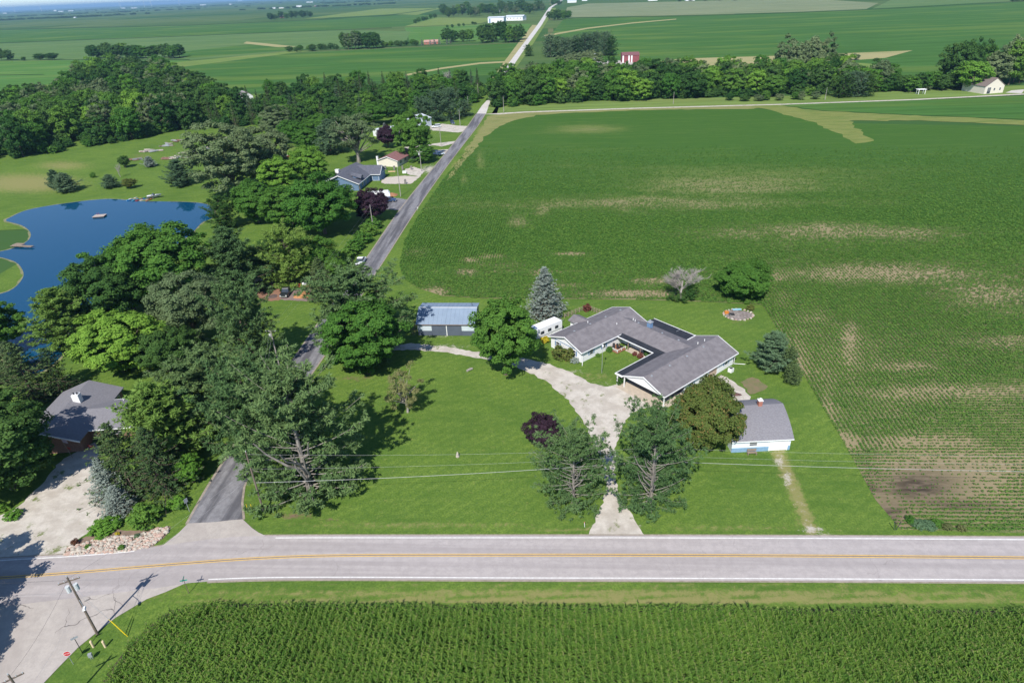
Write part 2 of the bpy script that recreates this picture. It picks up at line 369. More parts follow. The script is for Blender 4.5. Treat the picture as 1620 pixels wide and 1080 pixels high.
def vnoise(x, y, s, seed):
    g = np.random.default_rng(seed).random((257, 257)); u, v = x / s % 256, y / s % 256; i, j = u.astype(int), v.astype(int); a, b = u - i, v - j
    a, b = a*a*(3-2*a), b*b*(3-2*b)
    return (g[j, i]*(1-a)+g[j, i+1]*a)*(1-b) + (g[j+1, i]*(1-a)+g[j+1, i+1]*a)*b
def field_dens(x, y):
    P = np.stack([x, y, np.zeros(len(x))], 1); px, py = proj(P)
    c, s = math.cos(-GRID), math.sin(-GRID); u, v = x*c - y*s + 900, x*s + y*c + 900
    n = .5*vnoise(u, v*3, 60, 1) + .3*vnoise(u, v*3, 19, 2) + .3*vnoise(u, v*2.2, 6, 3) - .55
    near = np.clip((py - 380) / 250, 0, 1) * np.clip((px - 900) / 300, 0, 1)
    return np.clip(1.02 - blobs(px, py, BARE) + n * (.42 + .25*near) - .02*near, 0, 1), px, py
de, px, py = field_dens(FV[:,0], FV[:,1])
NEAR_Y = 228
def set_attr(me, nm, v): a = me.attributes.new(nm, 'FLOAT', 'POINT'); a.data.foreach_set('value', v.astype(np.float32))
set_attr(me, 'dens', de); set_attr(me, 'wet', blobs(px, py, WET)); set_attr(me, 'near', np.clip((py - NEAR_Y) / 240, 0, 1))
m, t, b = nodes('soy_ground'); b.inputs['Roughness'].default_value = 1; b.inputs['Specular IOR Level'].default_value = .03
v = pos(t, GRID, (.25, 1.3, 1)); n1 = noise(t, v, .9, 5, .7); vf = pos(t); n2 = noise(t, vf, 2.6, 4, .7)
soil = mix(t, n2, (.23, .185, .105), (.31, .26, .155)); soil = mix(t, attr(t, 'wet'), soil, mix(t, ramp(t, n1, .4, .65), (.040, .031, .026), (.15, .115, .085)))
d = math_(t, 'ADD', attr(t, 'dens'), math_(t, 'MULTIPLY', math_(t, 'SUBTRACT', n1, .5), .7)); d = math_(t, 'ADD', d, math_(t, 'MULTIPLY', math_(t, 'SUBTRACT', n2, .5), .5))
g = mix(t, ramp(t, d, .5, .95), (.165, .200, .060), (.058, .128, .024))
d2 = ramp(t, math_(t, 'SUBTRACT', d, math_(t, 'MULTIPLY', attr(t, 'near'), .62)), .12, .55)
n3 = noise(t, pos(t, GRID, (.10, 1.6, 1)), 1.0, 4, .75); g = mix(t, math_(t, 'MULTIPLY', ramp(t, n3, .40, .62), .5), g, (.032, .088, .018))
n4 = noise(t, pos(t, GRID, (.06, .9, 1)), .35, 5, .7); g = mix(t, math_(t, 'MULTIPLY', ramp(t, n4, .5, .72), .5), g, (.115, .180, .040)); n5 = noise(t, vf, 1.3, 3, .8); g = mix(t, math_(t, 'MULTIPLY', ramp(t, n5, .45, .7), .4), g, (.026, .075, .015))
t.links.new(mix(t, d2, soil, g), b.inputs['Base Color']); bump(t, b, n2, .5, .15)
tag(link('soybean_field', me, None, m), kind='structure')
field('grass_waterway', [(1180,166),(1232,166.5),(1300,176),(1450,183),(1620,190),(1800,198),(1800,205),(1620,198),(1450,191),(1342,191),(1360,205),(1378,222),(1355,228),(1330,215),(1290,195),(1230,178)], .04, crop_mat('waterway', (.150, .195, .052), (.20, .215, .070), (.075, .150, .030), .16), 4, .8)

# ------------------------------------------------ roads
def road_mat(name, c1, c2, c3, s=.12, amt=.7, along=0.0, an=.12, weeds=0.0, crack=0.0):
    m, t, b = nodes(name); b.inputs['Roughness'].default_value = .88
    f = ramp(t, noise(t, pos(t, along, (an, 1, 1)), s, 5, .6), .42, .62); v = pos(t); f2 = noise(t, v, 3.5, 5, .8); f3 = ramp(t, noise(t, v, .8, 4, .7), .4, .62)
    c = mix(t, f2, tuple(x * .8 for x in c1), tuple(x * 1.12 for x in c2)); c = mix(t, math_(t, 'MULTIPLY', f, amt), c, c3); c = mix(t, math_(t, 'MULTIPLY', f3, .3), c, tuple(x * .82 for x in c3))
    if crack:
        vo = N(t, 'ShaderNodeTexVoronoi', feature='DISTANCE_TO_EDGE'); vo.inputs['Scale'].default_value = .16; nv = N(t, 'ShaderNodeVectorMath', operation='MULTIPLY_ADD'); nn = N(t, 'ShaderNodeTexNoise'); nn.inputs['Scale'].default_value = .5; t.links.new(v, nn.inputs['Vector'])
        t.links.new(nn.outputs['Color'], nv.inputs[0]); nv.inputs[1].default_value = (3, 3, 0); t.links.new(v, nv.inputs[2]); t.links.new(nv.outputs[0], vo.inputs['Vector'])
        k = ramp(t, vo.outputs['Distance'], .009, .003); k = math_(t, 'MULTIPLY', k, ramp(t, noise(t, v, .12, 2), .5, .6)); c = mix(t, math_(t, 'MULTIPLY', k, crack), c, (.09, .08, .075))
    if weeds: c = mix(t, ramp(t, math_(t, 'ADD', noise(t, v, .35, 5, .7), math_(t, 'MULTIPLY', f2, .25)), .80 - weeds * .12, .92 - weeds * .12), c, (.15, .18, .06))
    t.links.new(c, b.inputs['Base Color']); bump(t, b, f2, .4, .03)
    return m
HWY = road_mat('highway_asphalt', (.415, .375, .360), (.45, .408, .392), (.335, .302, .292), .55, .8, GRID, .02, 0, .22)
LOT = road_mat('worn_concrete', (.43, .385, .345), (.48, .435, .39), (.365, .325, .295), .3, .7, R(-60), .3, 0, .8)
SIDE_DIR = (at(700,250) - at(600,410)); SA = math.atan2(SIDE_DIR.y, SIDE_DIR.x)
LANE = road_mat('lane_asphalt', (.215, .21, .22), (.265, .26, .27), (.085, .083, .092), .42, .85, SA, .09, 0, .3)
GRAVEL = road_mat('gravel_drive', (.50, .455, .39), (.60, .555, .49), (.40, .355, .30), .4, .7, 0, .8, .9)
CHALK = road_mat('chalk_road', (.55, .52, .48), (.63, .60, .56), (.48, .45, .41), .1, .5)
CONC = road_mat('concrete_pad', (.50, .44, .375), (.56, .50, .43), (.45, .40, .34), .3, .5)
WHITE_P = mat('road_white', (.76, .75, .72), (.60, .58, .55), 2.5, .7); YEL_P = mat('road_yellow', (.66, .42, .11), (.54, .34, .09), 2.5, .7); TAR = mat('tar_line', (.05, .045, .045), None, 2, .7)

nline = smooth_line(pxs([(-140,897),(0,886),(120,879),(235,869),(330,856),(420,850.5),(700,850),(1000,850),(1300,851),(1620,853),(1760,855)]), 2)
cline = smooth_line(pxs([(-140,922),(0,914),(120,905.5),(300,890.5),(430,882),(560,878.5),(800,878),(1000,878.2),(1300,879.5),(1620,882.3),(1760,884)]), 2)
sline = smooth_line(pxs([(330,916.5),(420,913.6),(560,913),(800,914),(1000,914.5),(1300,915.6),(1620,917.5),(1760,919)]), 2)
hw = offset_line(nline, .35) + offset_line(sline, -.35)[::-1] + [p.to_2d() for p in pxs([(300,922),(250,930),(0,960),(-140,985)])]
poly_sheet('highway', [Vector((p.x, p.y, 0)) for p in hw], .07, HWY)
poly_sheet('side_street', pxs([(330,915.5),(292,924),(232,948),(182,978),(122,1025),(66,1085),(20,1140),(-220,1140),(-220,955),(0,940)]), .062, LOT, 2, .06)
SHO = mat('road_shoulder', (.34, .29, .24), (.24, .21, .16), 1.5, .95)
strip('shoulder', offset_line(nline, .6), offset_line(nline, .2), .05, SHO); strip('shoulder', offset_line(sline, -.2), offset_line(sline, -.6), .052, SHO)
def clip(line, x0, x1): return [p for p in line if x0 <= p.x <= x1]
def mark(line, w, z, m, name): strip(name, offset_line(line, w/2), offset_line(line, -w/2), z, m)
x235 = at(232, 870).x; x425 = at(424, 850).x
for seg in (clip(nline, -200, x235), clip(nline, x425, 300)): mark(offset_line(seg, -.08), .17, .078, WHITE_P, 'edge_line')
mark(sline, .17, .078, WHITE_P, 'edge_line')
mark(offset_line(cline, .17), .14, .078, YEL_P, 'centre_line'); mark(offset_line(cline, -.17), .14, .078, YEL_P, 'centre_line'); mark(cline, .07, .076, TAR, 'tar_joint')
poly_sheet('road_apron', pxs([(297,828),(340,826),(384,821),(398,836),(424,849),(432,856),(335,868),(232,873),(258,862),(282,844)]), .066, LOT, 1.5, .05)

lane_l = [(297,829),(320,787),(338,757),(359,724),(412,645),(467.5,565),(495,525),(540,462),(577.5,413),(631,335),(672,283),(710,237),(740,200),(754,180)]
lane_r = [(384,822),(381,790),(383,776),(395,750),(452,650),(512,563),(538,525),(574,462),(606,413),(656,335),(692,283),(724,240),(755,200),(768,180)]
def resamp_n(pts, n):
    L = smooth_line(pts, 3); d = [0]
    for a, b in zip(L, L[1:]): d.append(d[-1] + (b - a).length)
    out = []; j = 0
    for k in range(n):
        s = d[-1] * k / (n - 1)
        while j < len(L) - 2 and d[j+1] < s: j += 1
        out.append(L[j].lerp(L[j+1], min(1, (s - d[j]) / max(d[j+1] - d[j], 1e-6))))
    return out
ll, lr = resamp_n(pxs(lane_l), 90), resamp_n(pxs(lane_r), 90)
strip('lane', lr, ll, .058, LANE)
strip('lane_verge', offset_line(ll, .4), offset_line(ll, 0), .045, SHO); strip('lane_verge', offset_line(lr, 0), offset_line(lr, -.35), .045, SHO)
rl, rr = pxs([(754,180),(762,168),(771.6,157.4),(785,130),(805,100),(826,72),(850,40),(868,13),(886,0),(893,-8)]), pxs([(769,180),(773,168),(776.6,157.4),(794,130),(815,100),(834,72),(857,40),(873.5,12),(891,0),(897,-8)])
strip('chalk_road', [p.to_2d() for p in rr], [p.to_2d() for p in rl], .056, CHALK)
strip('road_verge', [p.to_2d() for p in pxs([(785,185),(800,130),(822,100),(842,72),(862,40),(880,13)])], [p.to_2d() for p in pxs([(764,178),(790,130),(812,100),(832,72),(855,40),(872,13)])], .03, C_GRASS)
strip('road_verge', [p.to_2d() for p in pxs([(790,130),(807,100),(828,72),(852,40)])], [p.to_2d() for p in pxs([(774,130),(796,100),(817,72),(842,40)])], .028, C_TAN)
C_VERGE = crop_mat('roadside_grass', (.19, .205, .075), (.24, .235, .095), (.11, .17, .045), .15)
poly_sheet('farm_track', pxs([(764,181),(790,179.2),(830,176.8),(1000,171),(1240,164.6),(1450,157),(1620,148.3),(1800,139.5),(1800,141.2),(1620,150),(1450,158.5),(1240,166),(1000,172.5),(830,178.4),(790,181.4)]), .05, GRAVEL)
poly_sheet('track_verge', pxs([(778,180),(785,168),(1000,158),(1240,152),(1450,143),(1620,135),(1800,128),(1800,140),(1620,148.8),(1450,157.4),(1240,165),(1000,171.4),(790,179.6)]), .03, C_GRASS, 6, .5)
poly_sheet('track_verge', pxs([(772,184),(790,181.2),(830,178.2),(1000,172.2),(1190,166.8),(1240,168),(1180,173),(1100,173),(1000,175),(900,179),(850,182.5),(815,190),(790,200),(768,217),(742,246),(715,280),(704,288),(735,240),(760,205)]), .034, C_VERGE, 4, .5)
DKE = crop_mat('hedge_line', (.030, .070, .020), (.040, .085, .026), (.05, .09, .03), .05)
for a_ in ([(0,68.3),(300,57),(540,47.4),(620,44)], [(0,95.6),(140,94.3),(300,94.6)], [(900,29.2),(1100,25.2),(1260,20.4),(1440,12.4),(1620,2.4)], [(0,47.3),(300,40.2),(540,30)], [(0,119),(70,118)], [(590,27),(640,21),(690,14)]):
    poly_sheet('field_edge', pxs([(x, y - .5) for x, y in a_] + [(x, y + .45) for x, y in a_[::-1]]), .05, DKE)

def drive(name, pts, m=GRAVEL, z=.035, step=.8, jit=.14): return poly_sheet(name, pxs(pts), z, m, step, jit)
drive('driveway', [(930,850),(1022,850),(1000,815),(985,795),(974,765),(972,735),(975,705),(985,672),(1000,652),(1040,640),(1046,634),(985,607),(960,612),(935,606),(900,588),(868,576),(845,570),(800,562),(755,556),(700,548),(650,543),(600,548),(520,556),(516,562),(600,556),(650,553),(700,557),(755,566),(800,574),(840,590),(868,606),(895,630),(915,655),(930,680),(940,705),(955,735),(958,765),(952,795),(940,825)])
drive('driveway', [(-60,905),(0,886),(100,880),(108,866),(130,848),(160,830),(178,810),(170,790),(155,765),(152,735),(160,708),(150,700),(100,725),(70,760),(30,800),(-60,850)], z=.036)
drive('patio_gravel', [(1130,596),(1142,594),(1160,602),(1178,616),(1186,628),(1180,640),(1160,648),(1130,640),(1120,620)])
drive('paved_drive', [(664,280),(650,291),(608,291),(603,288),(607,281),(640,278)], CONC, .038)
drive('gravel_apron', [(664,280),(672,270),(655,264),(640,268),(645,276)], GRAVEL, .037)
drive('paved_drive', [(645,316),(634,333),(602,331),(590,322),(596,312),(618,312)], LANE, .038)
drive('gravel_drive', [(712,240),(700,245),(670,243),(640,243),(640,238),(680,238),(716,236)], GRAVEL, .037)
drive('gravel_drive', [(738,207),(725,210),(690,207),(675,206),(672,201),(700,196),(725,199),(742,200)], GRAVEL, .037)
drive('gravel_drive', [(722,226),(700,232),(685,230),(640,236),(640,233),(690,227),(724,223)], GRAVEL, .037)
BARKCHIP = road_mat('mulch', (.25, .13, .085), (.30, .17, .11), (.20, .11, .08), .5, .6)
drive('mulch_yard', [(400,440),(420,442),(440,448),(445,470),(440,476),(415,476),(400,465)], BARKCHIP, .037)
drive('work_yard', [(443,474),(447,455),(470,447),(492,450),(495,475),(490,477)], road_mat('brown_pad', (.22, .16, .14), (.27, .20, .18), (.18, .13, .115), .4, .6), .036)
drive('car_pad', [(1618,148),(1590,147),(1600,143.5),(1620,142)], CHALK, .06, 5, .3)

# ------------------------------------------------ pond
pond = smooth_line(pxs([(10,347),(45,332),(110,321),(170,315),(215,318),(260,319),(300,320),(325,323),(338,331),(336,345),(320,352),(300,372),(260,400),(200,440),(150,480),(120,520),(100,560),(60,590),(20,580),(0,540),(-30,520),(-60,500),(-60,476),(0,465),(22,456),(36,440),(36,428),(25,415),(0,407),(-40,400),(-60,395),(-60,404),(0,398),(25,391),(45,380),(48,368),(35,357),(10,350)]), 2)
bm_ = mat('pond_bank', (.26, .23, .14), (.13, .16, .06), .8, .95)
def grow(poly, d):
    a = sum(p.x*q.y - q.x*p.y for p, q in zip(poly, poly[1:] + poly[:1])); return offset_line(poly, -d if a > 0 else d)
poly_sheet('pond_bank', [Vector((p.x, p.y, 0)) for p in grow(pond, .55)], .03, bm_, None, .25)
m, t, b = nodes('pond_water'); b.inputs['Base Color'].default_value = (.003, .055, .120, 1); b.inputs['Roughness'].default_value = .03; b.inputs['IOR'].default_value = 1.333; b.inputs['Specular IOR Level'].default_value = .5
bump(t, b, noise(t, pos(t), 1.1, 3), .05, .02)
poly_sheet('pond', [Vector((p.x, p.y, 0)) for p in pond], .05, m)

ORD = 'first second third fourth fifth sixth seventh eighth ninth tenth eleventh twelfth thirteenth fourteenth fifteenth sixteenth seventeenth eighteenth nineteenth twentieth'.split(); ORD += ['twenty-' + o_ for o_ in ORD[:9]] + ['thirtieth'] + ['thirty-' + o_ for o_ in ORD[:9]]
# ---------------------------------------------------------------- trees
def unit(v): return v / np.maximum(np.linalg.norm(v, axis=1, keepdims=True), 1e-9)
def leaves_mesh(name, C, Nn, a, b, rnd, T=None):
    n = len(C); r = np.random.default_rng(n)
    Nn = unit(Nn); t = r.normal(size=(n, 3)) if T is None else T
    t = unit(t - Nn * (t * Nn).sum(1, keepdims=True)); u = np.cross(Nn, t)
    a = np.asarray(a).reshape(-1, 1); b = np.asarray(b).reshape(-1, 1)
    V = np.stack([C - t*a, C + u*b, C + t*a, C - u*b], 1).reshape(-1, 3)
    return np_mesh(name, V, np.arange(4*n).reshape(n, 4), rnd)
def broadleaf(seed, rad=4.0, h=10.0, base=1.4, nclump=80, per=105, leaf=.26, lump=.30, shape=1.0, holes=0.0, limbs=9, trunk=.22):
    """crown of leaf clumps on an uneven envelope, with limbs: returns (crown mesh, wood mesh)"""
    r = np.random.default_rng(seed); ch = (h - base) / 2; cz = base + ch
    ph = r.random(8) * 6.28
    def env(d):
        az = np.arctan2(d[:,1], d[:,0]); k = 1 + .10*np.sin(2*az+ph[0]) + .09*np.sin(3*az+ph[1]+2*d[:,2]) + .07*np.sin(5*az+ph[2]-3*d[:,2]) + .06*np.sin(4*d[:,2]+ph[3])
        wide = np.where(d[:,2] < 0, 1.0, 1.0) * np.cos(np.clip(d[:,2], -1, 1) * .25 * shape)
        return k[:,None] * np.stack([d[:,0]*rad*wide, d[:,1]*rad*wide, d[:,2]*ch], 1)
    D = []
    for i in range(nclump):
        c = unit(r.normal(size=(12, 3)))
        c = c[(c[:,2] > -.75) | (r.random(12) < .3)]
        if not D: D.append(c[0]); continue
        q = np.array(D); D.append(c[np.argmax([np.min(np.linalg.norm(q - x, axis=1)) for x in c])])
    D = np.array(D); depth = np.where(r.random(nclump) < .8, r.uniform(.70, .90, nclump), r.uniform(.3, .65, nclump))
    CC = env(D) * depth[:,None]; cr = lump * rad * r.uniform(.65, 1.15, nclump)
    if holes: k = r.random(nclump) > holes; CC, cr, D = CC[k], cr[k], D[k]
    n = len(CC)
    sub = unit(r.normal(size=(n*7, 3))) ; sub[:,2] = np.abs(sub[:,2]) * .8 + sub[:,2] * .2
    SCc = np.repeat(CC, 7, 0) + sub * np.repeat(cr, 7)[:,None] * .62; sr = np.repeat(cr, 7) * r.uniform(.38, .58, n*7)
    k7 = max(1, per // 7); L = len(SCc) * k7
    d = unit(r.normal(size=(L, 3))); rr = r.uniform(.45, 1, L) ** .6
    C = np.repeat(SCc, k7, 0) + d * (np.repeat(sr, k7) * rr)[:,None] * np.array([1, 1, .8])
    out = unit(C * np.array([1/rad, 1/rad, 1/ch]))
    Nn = d * .55 + out * .55 + r.normal(size=(L, 3)) * .45 + np.array([0, 0, .35])
    C[:,2] += cz; C[:,2] = np.maximum(C[:,2], .15)
    sz = leaf * r.uniform(.7, 1.3, L)
    hue = np.clip(np.repeat(r.normal(.5, .17, len(SCc)), k7) + r.normal(0, .22, L), 0, 1)
    crown = leaves_mesh('crown', C, Nn, sz, sz * .62, hue)
    mb = MB(); tw = trunk
    mb.tube([(0,0,-.2), (.05,0,base*.6), (0,.08,cz*.8), (.05,0,cz+ch*.45)], [tw*1.35, tw, tw*.7, tw*.2], 7)
    for i in range(min(limbs, n)):
        e = CC[i] ; st = Vector((0, 0, base*.7 + (cz - base*.7) * r.random() * .8)); en = Vector((e[0], e[1], e[2] + cz))
        mid = st.lerp(en, .5) + Vector((r.normal()*.2, r.normal()*.2, .1*rad*r.random()))
        mb.tube([st, mid, en], [tw*.5, tw*.33, tw*.1], 5)
    wm = bpy.data.meshes.new('trunk'); wm.from_pydata(mb.v, [], mb.f)
    return crown, wm
def conifer(seed, h=14.0, rad=4.0, base=1.0, whorls=22, per=5, tufts=8, needles=15, kind='pine', gap=None, lenv=.30, trunk=.26, flat=1.0, fat=1.0):
    """whorled branches carrying needle tufts; gap=(azimuth, half angle, z0, z1) leaves a side bare"""
    r = np.random.default_rng(seed); mb = MB(); Cs, Ns, As, Bs, Rs, Ts = [], [], [], [], [], []
    lean = [(math.sin(z * .5 + seed) * .15 * (z / h) * (kind == 'pine'), math.cos(z * .4 + seed) * .15 * (z / h) * (kind == 'pine')) for z in np.linspace(0, h, 9)]
    zs = np.linspace(0, h * .985, 9); mb.tube([(lean[i][0], lean[i][1], zs[i] - (.2 if i == 0 else 0)) for i in range(9)], [trunk * max(.06, (1 - z / h) ** .8) * (1.25 if z == 0 else 1) for z in zs], 7)
    if gap:                                   # heavy ascending limbs on the trimmed side
        for q_ in range(6):
            a_ = gap[0] + r.uniform(-1.2, 1.2); z_ = gap[2] * .6 + q_ * (gap[3] - gap[2]) * .10; L_ = rad * r.uniform(.35, .75); e_ = Vector((math.cos(a_) * L_, math.sin(a_) * L_, min(gap[3] * 1.0, z_ + h * r.uniform(.26, .42))))
            mb.tube([(0, 0, z_), Vector((math.cos(a_ + .25) * L_ * .42, math.sin(a_ + .25) * L_ * .42, z_ + (e_.z - z_) * .3)), Vector((math.cos(a_) * L_ * .78, math.sin(a_) * L_ * .78, z_ + (e_.z - z_) * .66)), e_], [trunk * .55, trunk * .42, trunk * .3, trunk * .14], 6)
    for w_ in range(whorls):
        f = w_ / (whorls - 1); z = base + (h * .965 - base) * f
        prof = {'pine': (1 - f) ** .72 * (.62 + .38 * min(1, f / .22)) + .05, 'spruce': (1 - f) ** .88 * min(1, .7 + f * 3) + .025, 'column': min(1, (1 - f) * 2.2) * .95 + .05, 'cloud': math.sqrt(max(0, 1 - (max(0, f - .35) / .66) ** 2)) * (.75 + .25 * min(1, f / .3))}[kind]
        nb = per if f < .85 else max(3, per - 2); a0 = r.random() * 6.28
        for b_ in range(nb):
            az = a0 + 2 * math.pi * b_ / nb + r.normal() * .22
            bare_ = False; L = rad * prof * np.clip(1 + r.normal() * lenv, .45, 1.5)
            zz = z + r.normal() * .18 * (h / whorls)
            if gap:
                da = abs((az - gap[0] + math.pi) % (2*math.pi) - math.pi)
                if da < gap[1] and gap[2] < zz < gap[3]:
                    if r.random() < .86: continue
                    L *= r.uniform(.25, .5); bare_ = True
            rise = {'pine': .16 + .5 * f, 'spruce': -.28 + .75 * f, 'column': .9, 'cloud': -.10 + .72 * f}[kind]
            tt = np.linspace(0, 1, 5); dx, dy = math.cos(az), math.sin(az)
            bend = .22 if kind in ('pine', 'cloud') else .14
            pts = np.stack([dx*L*tt, dy*L*tt, zz + L*(rise*tt + bend*tt**2.2 - (.10*np.sin(tt*3.14) if kind == 'spruce' else 0))], 1)
            if kind != 'column': mb.tube([Vector(p) for p in pts], [max(.018, trunk * .30 * (1 - f * .6) * (1 - t_ * .85)) for t_ in tt], 4, False)
            if bare_: continue
            nt_ = max(2, int(tufts * (.45 + .55 * L / rad)))
            s0 = .30 if kind in ('pine', 'cloud') else .12
            for k_ in range(nt_):
                s = s0 + (1.02 - s0) * ((k_ + r.random() * .6) / nt_); s = min(s, 1.03)
                p = np.array([np.interp(s, tt, pts[:, i]) for i in range(3)])
                side = r.normal() * (.20 if kind in ('pine', 'cloud') else .30) * L * (1.1 - s * .7) * flat; p = p + np.array([-dy * side, dx * side, r.normal() * .06 * L - abs(side) * .12])
                tr = (.42 if kind in ('pine', 'cloud') else .30) * (h / 14) ** .5 * r.uniform(.75, 1.3)
                d = unit(r.normal(size=(needles, 3)) + np.array([dx * .7, dy * .7, .45]))
                C = p + d * tr * r.uniform(.35, 1, (needles, 1)) * np.array([1, 1, .62])
                Cs.append(C); Ts.append(d + r.normal(size=d.shape) * .25); Ns.append(unit(r.normal(size=(needles, 3)) + np.array([0, 0, 1.0])))
                As.append(np.full(needles, tr * (.58 if kind in ('pine', 'cloud') else .5) * fat ** .5)); Bs.append(np.full(needles, tr * fat * (.14 if kind in ('pine', 'cloud') else .2 if kind != 'column' else .25)))
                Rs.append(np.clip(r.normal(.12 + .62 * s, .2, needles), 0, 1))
    crown = leaves_mesh('crown', np.concatenate(Cs), np.concatenate(Ns), np.concatenate(As), np.concatenate(Bs), np.concatenate(Rs), np.concatenate(Ts))
    wm = bpy.data.meshes.new('trunk'); wm.from_pydata(mb.v, [], mb.f)
    return crown, wm
def bare_tree(seed, h=8.0, spread=.55, twigs=5, depth=4):
    r = np.random.default_rng(seed); mb = MB()
    def grow_(p, d, L, rad, k):
        mid = p + d * L * .5 + Vector(r.normal(size=3)) * L * .05; e = p + d * L + Vector(r.normal(size=3)) * L * .07
        mb.tube([p, mid, e], [rad, rad * .85, rad * .62], 5 if k > 1 else 3, False)
        if k == 0: return
        for i in range(twigs if k < depth else 6):
            a = r.random() * 6.28; v = Vector((math.cos(a), math.sin(a), .25 + .5 * r.random())).normalized()
            s = p.lerp(e, .35 + .65 * r.random())
            grow_(s, (d * (1 - spread) + v * spread).normalized(), L * r.uniform(.45, .72), rad * .5, k - 1)
    grow_(Vector((0, 0, -.1)), Vector((0, 0, 1)), h * .5, h * .022, depth)
    wm = bpy.data.meshes.new('trunk'); wm.from_pydata(mb.v, [], mb.f); return wm
CAMDIR = R(-90)
PRO = {}
def proto(k, pair, dims):
    c, wmesh = pair; c.materials.append(None); wmesh.materials.append(None); co = np.empty(len(c.vertices) * 3, np.float32); c.vertices.foreach_get('co', co); co = co.reshape(-1, 3)
    PRO[k] = (c, wmesh, (float(np.percentile(np.hypot(co[:,0], co[:,1]), 96)), float(np.percentile(co[:,2], 99.7))))
for i in range(4): proto('maple%d' % i, broadleaf(11+i, 4, 10, .7, 120, 392, .118, .24, .6 + .25*i), (4, 10))
for i in range(3): proto('oak%d' % i, broadleaf(31+i, 5, 10.5, .9, 115, 392, .142, .26, .9), (5, 10))
for i in range(3): proto('willow%d' % i, broadleaf(41+i, 5, 12, .9, 125, 350, .13, .22, .9), (5, 12))
proto('dense', broadleaf(51, 5, 7.8, .1, 230, 301, .12, .19, .2), (5, 7.5))
proto('sparse', broadleaf(52, 4.5, 11, 2.2, 85, 280, .13, .24, .6, .3, 40, .3), (4.5, 11))
proto('ragged', broadleaf(53, 2.6, 6, .8, 60, 168, .085, .26, .6, .45, 40, .12), (2.6, 6))
for i in range(3): proto('bush%d' % i, broadleaf(61+i, 1.0, 1.6, -.25, 42, 70, .085, .32, .3, 0, 4, .04), (1.0, 1.6))
for i in range(3): proto('pine%d' % i, conifer(71+i, 15, 4.6, .6, 17, 6, 20, 19, 'cloud', None, .42), (4.6, 15))
for i in range(2): proto('pinec%d' % i, conifer(76+i, 14, 4.2, .3, 20, 7, 17, 15, 'pine'), (4.2, 14))
proto('pinegap0', conifer(81, 17, 6.2, .5, 19, 6, 24, 24, 'cloud', (R(-80), R(62), 2.6, 11.0), .42, .34), (6.2, 17))
proto('pinegap1', conifer(83, 14, 5.4, .3, 17, 6, 22, 19, 'cloud', (R(-95), R(66), 2.2, 9.2), .42, .28), (5.4, 14))
proto('pinegap2', conifer(85, 15, 5.4, .3, 18, 6, 22, 19, 'cloud', (R(-100), R(66), 2.2, 9.8), .42, .28), (5.4, 15))
for i in range(2): proto('spruce%d' % i, conifer(91+i, 11, 3.2, .25, 30, 9, 7, 10, 'spruce', None, .16, .2), (3.2, 11))
proto('spruceo', conifer(94, 12, 3.8, .6, 22, 7, 8, 11, 'spruce', None, .35, .2), (3.8, 12))
proto('column', conifer(97, 5, 1.3, .1, 22, 8, 4, 12, 'column', None, .1, .1), (1.3, 5))
# the same kinds with fewer, larger leaves, crown and trunk in one, for the far woods
def single(pair):
    c, wm = pair; nv = len(c.vertices); me = bpy.data.meshes.new('tree')
    bm = bmesh.new(); bm.from_mesh(c); lay = bm.faces.layers.float.get('rnd'); n0 = len(bm.faces)
    bm.from_mesh(wm); bm.faces.ensure_lookup_table()
    for f in bm.faces[n0:]: f.material_index = 1
    bm.to_mesh(me); bm.free(); me.materials.append(None); me.materials.append(None); return me
FAR = {}
for i in range(4): FAR['wood%d' % i] = (single(broadleaf(111+i, 5, 11, .8, 62, 140, .27, .29, .8, 0, 5)), 5, 11)
for i in range(2): FAR['shag%d' % i] = (single(broadleaf(121+i, 5, 12, .8, 64, 140, .25, .25, .8, .12, 8)), 5, 12)
for i in range(2): FAR['fir%d' % i] = (single(conifer(131+i, 13, 3.2, .4, 16, 7, 5, 9, 'spruce', None, .25, fat=1.9)), 3.2, 13)
for i in range(2): FAR['fpine%d' % i] = (single(conifer(141+i, 14, 4.6, .6, 16, 7, 7, 11, 'cloud', fat=2.0)), 4.6, 14)

def set_mat(o, *ms):
    for i, m in enumerate(ms): o.material_slots[i].link = 'OBJECT'; o.material_slots[i].material = m
TREES = []
def tree(kind, leaf, label, bx, by, ty, w, tx=None, name=None, cat='tree', bark=None, group=None, rz=None, part=('crown', 'trunk')):
    c, wm, (r0, h0) = PRO[kind]; p = at(bx, by); h = max(.4, height(bx, by, bx if tx is None else tx, ty)); s = scale_at((p.x, p.y, h * .5))
    sx = w / s / 2 / r0; nm = name or {'m': 'maple_tree', 'o': 'broadleaf_tree', 'w': 'willow_tree', 'p': 'pine_tree', 's': 'spruce_tree', 'b': 'bush', 'd': 'broadleaf_tree', 'r': 'broadleaf_tree', 'c': 'arborvitae'}[kind[0]]
    e = empty(nm, p, (random.random() * 6.28 if 'gap' not in kind else 0) if rz is None else rz, label, cat, group); e.scale = (sx, sx, h / h0)
    a = bpy.data.objects.new(part[0], c); b = bpy.data.objects.new(part[1], wm)
    for o, m in ((a, LM[leaf]), (b, bark or BARK)): COL.objects.link(o); o.parent = e; set_mat(o, m)
    TREES.append((p.x, p.y, sx * r0)); return e
def far_tree(kind, leaf, p, h, wd, label, group, name='woodland_tree'):
    me, r0, h0 = FAR[kind]; o = bpy.data.objects.new(name, me); COL.objects.link(o); o.location = (p[0], p[1], 0); o.rotation_euler = (0, 0, random.random() * 6.28)
    o.scale = (wd / 2 / r0, wd / 2 / r0, h / h0); set_mat(o, LM[leaf], BARK); return tag(o, label, 'tree', group)

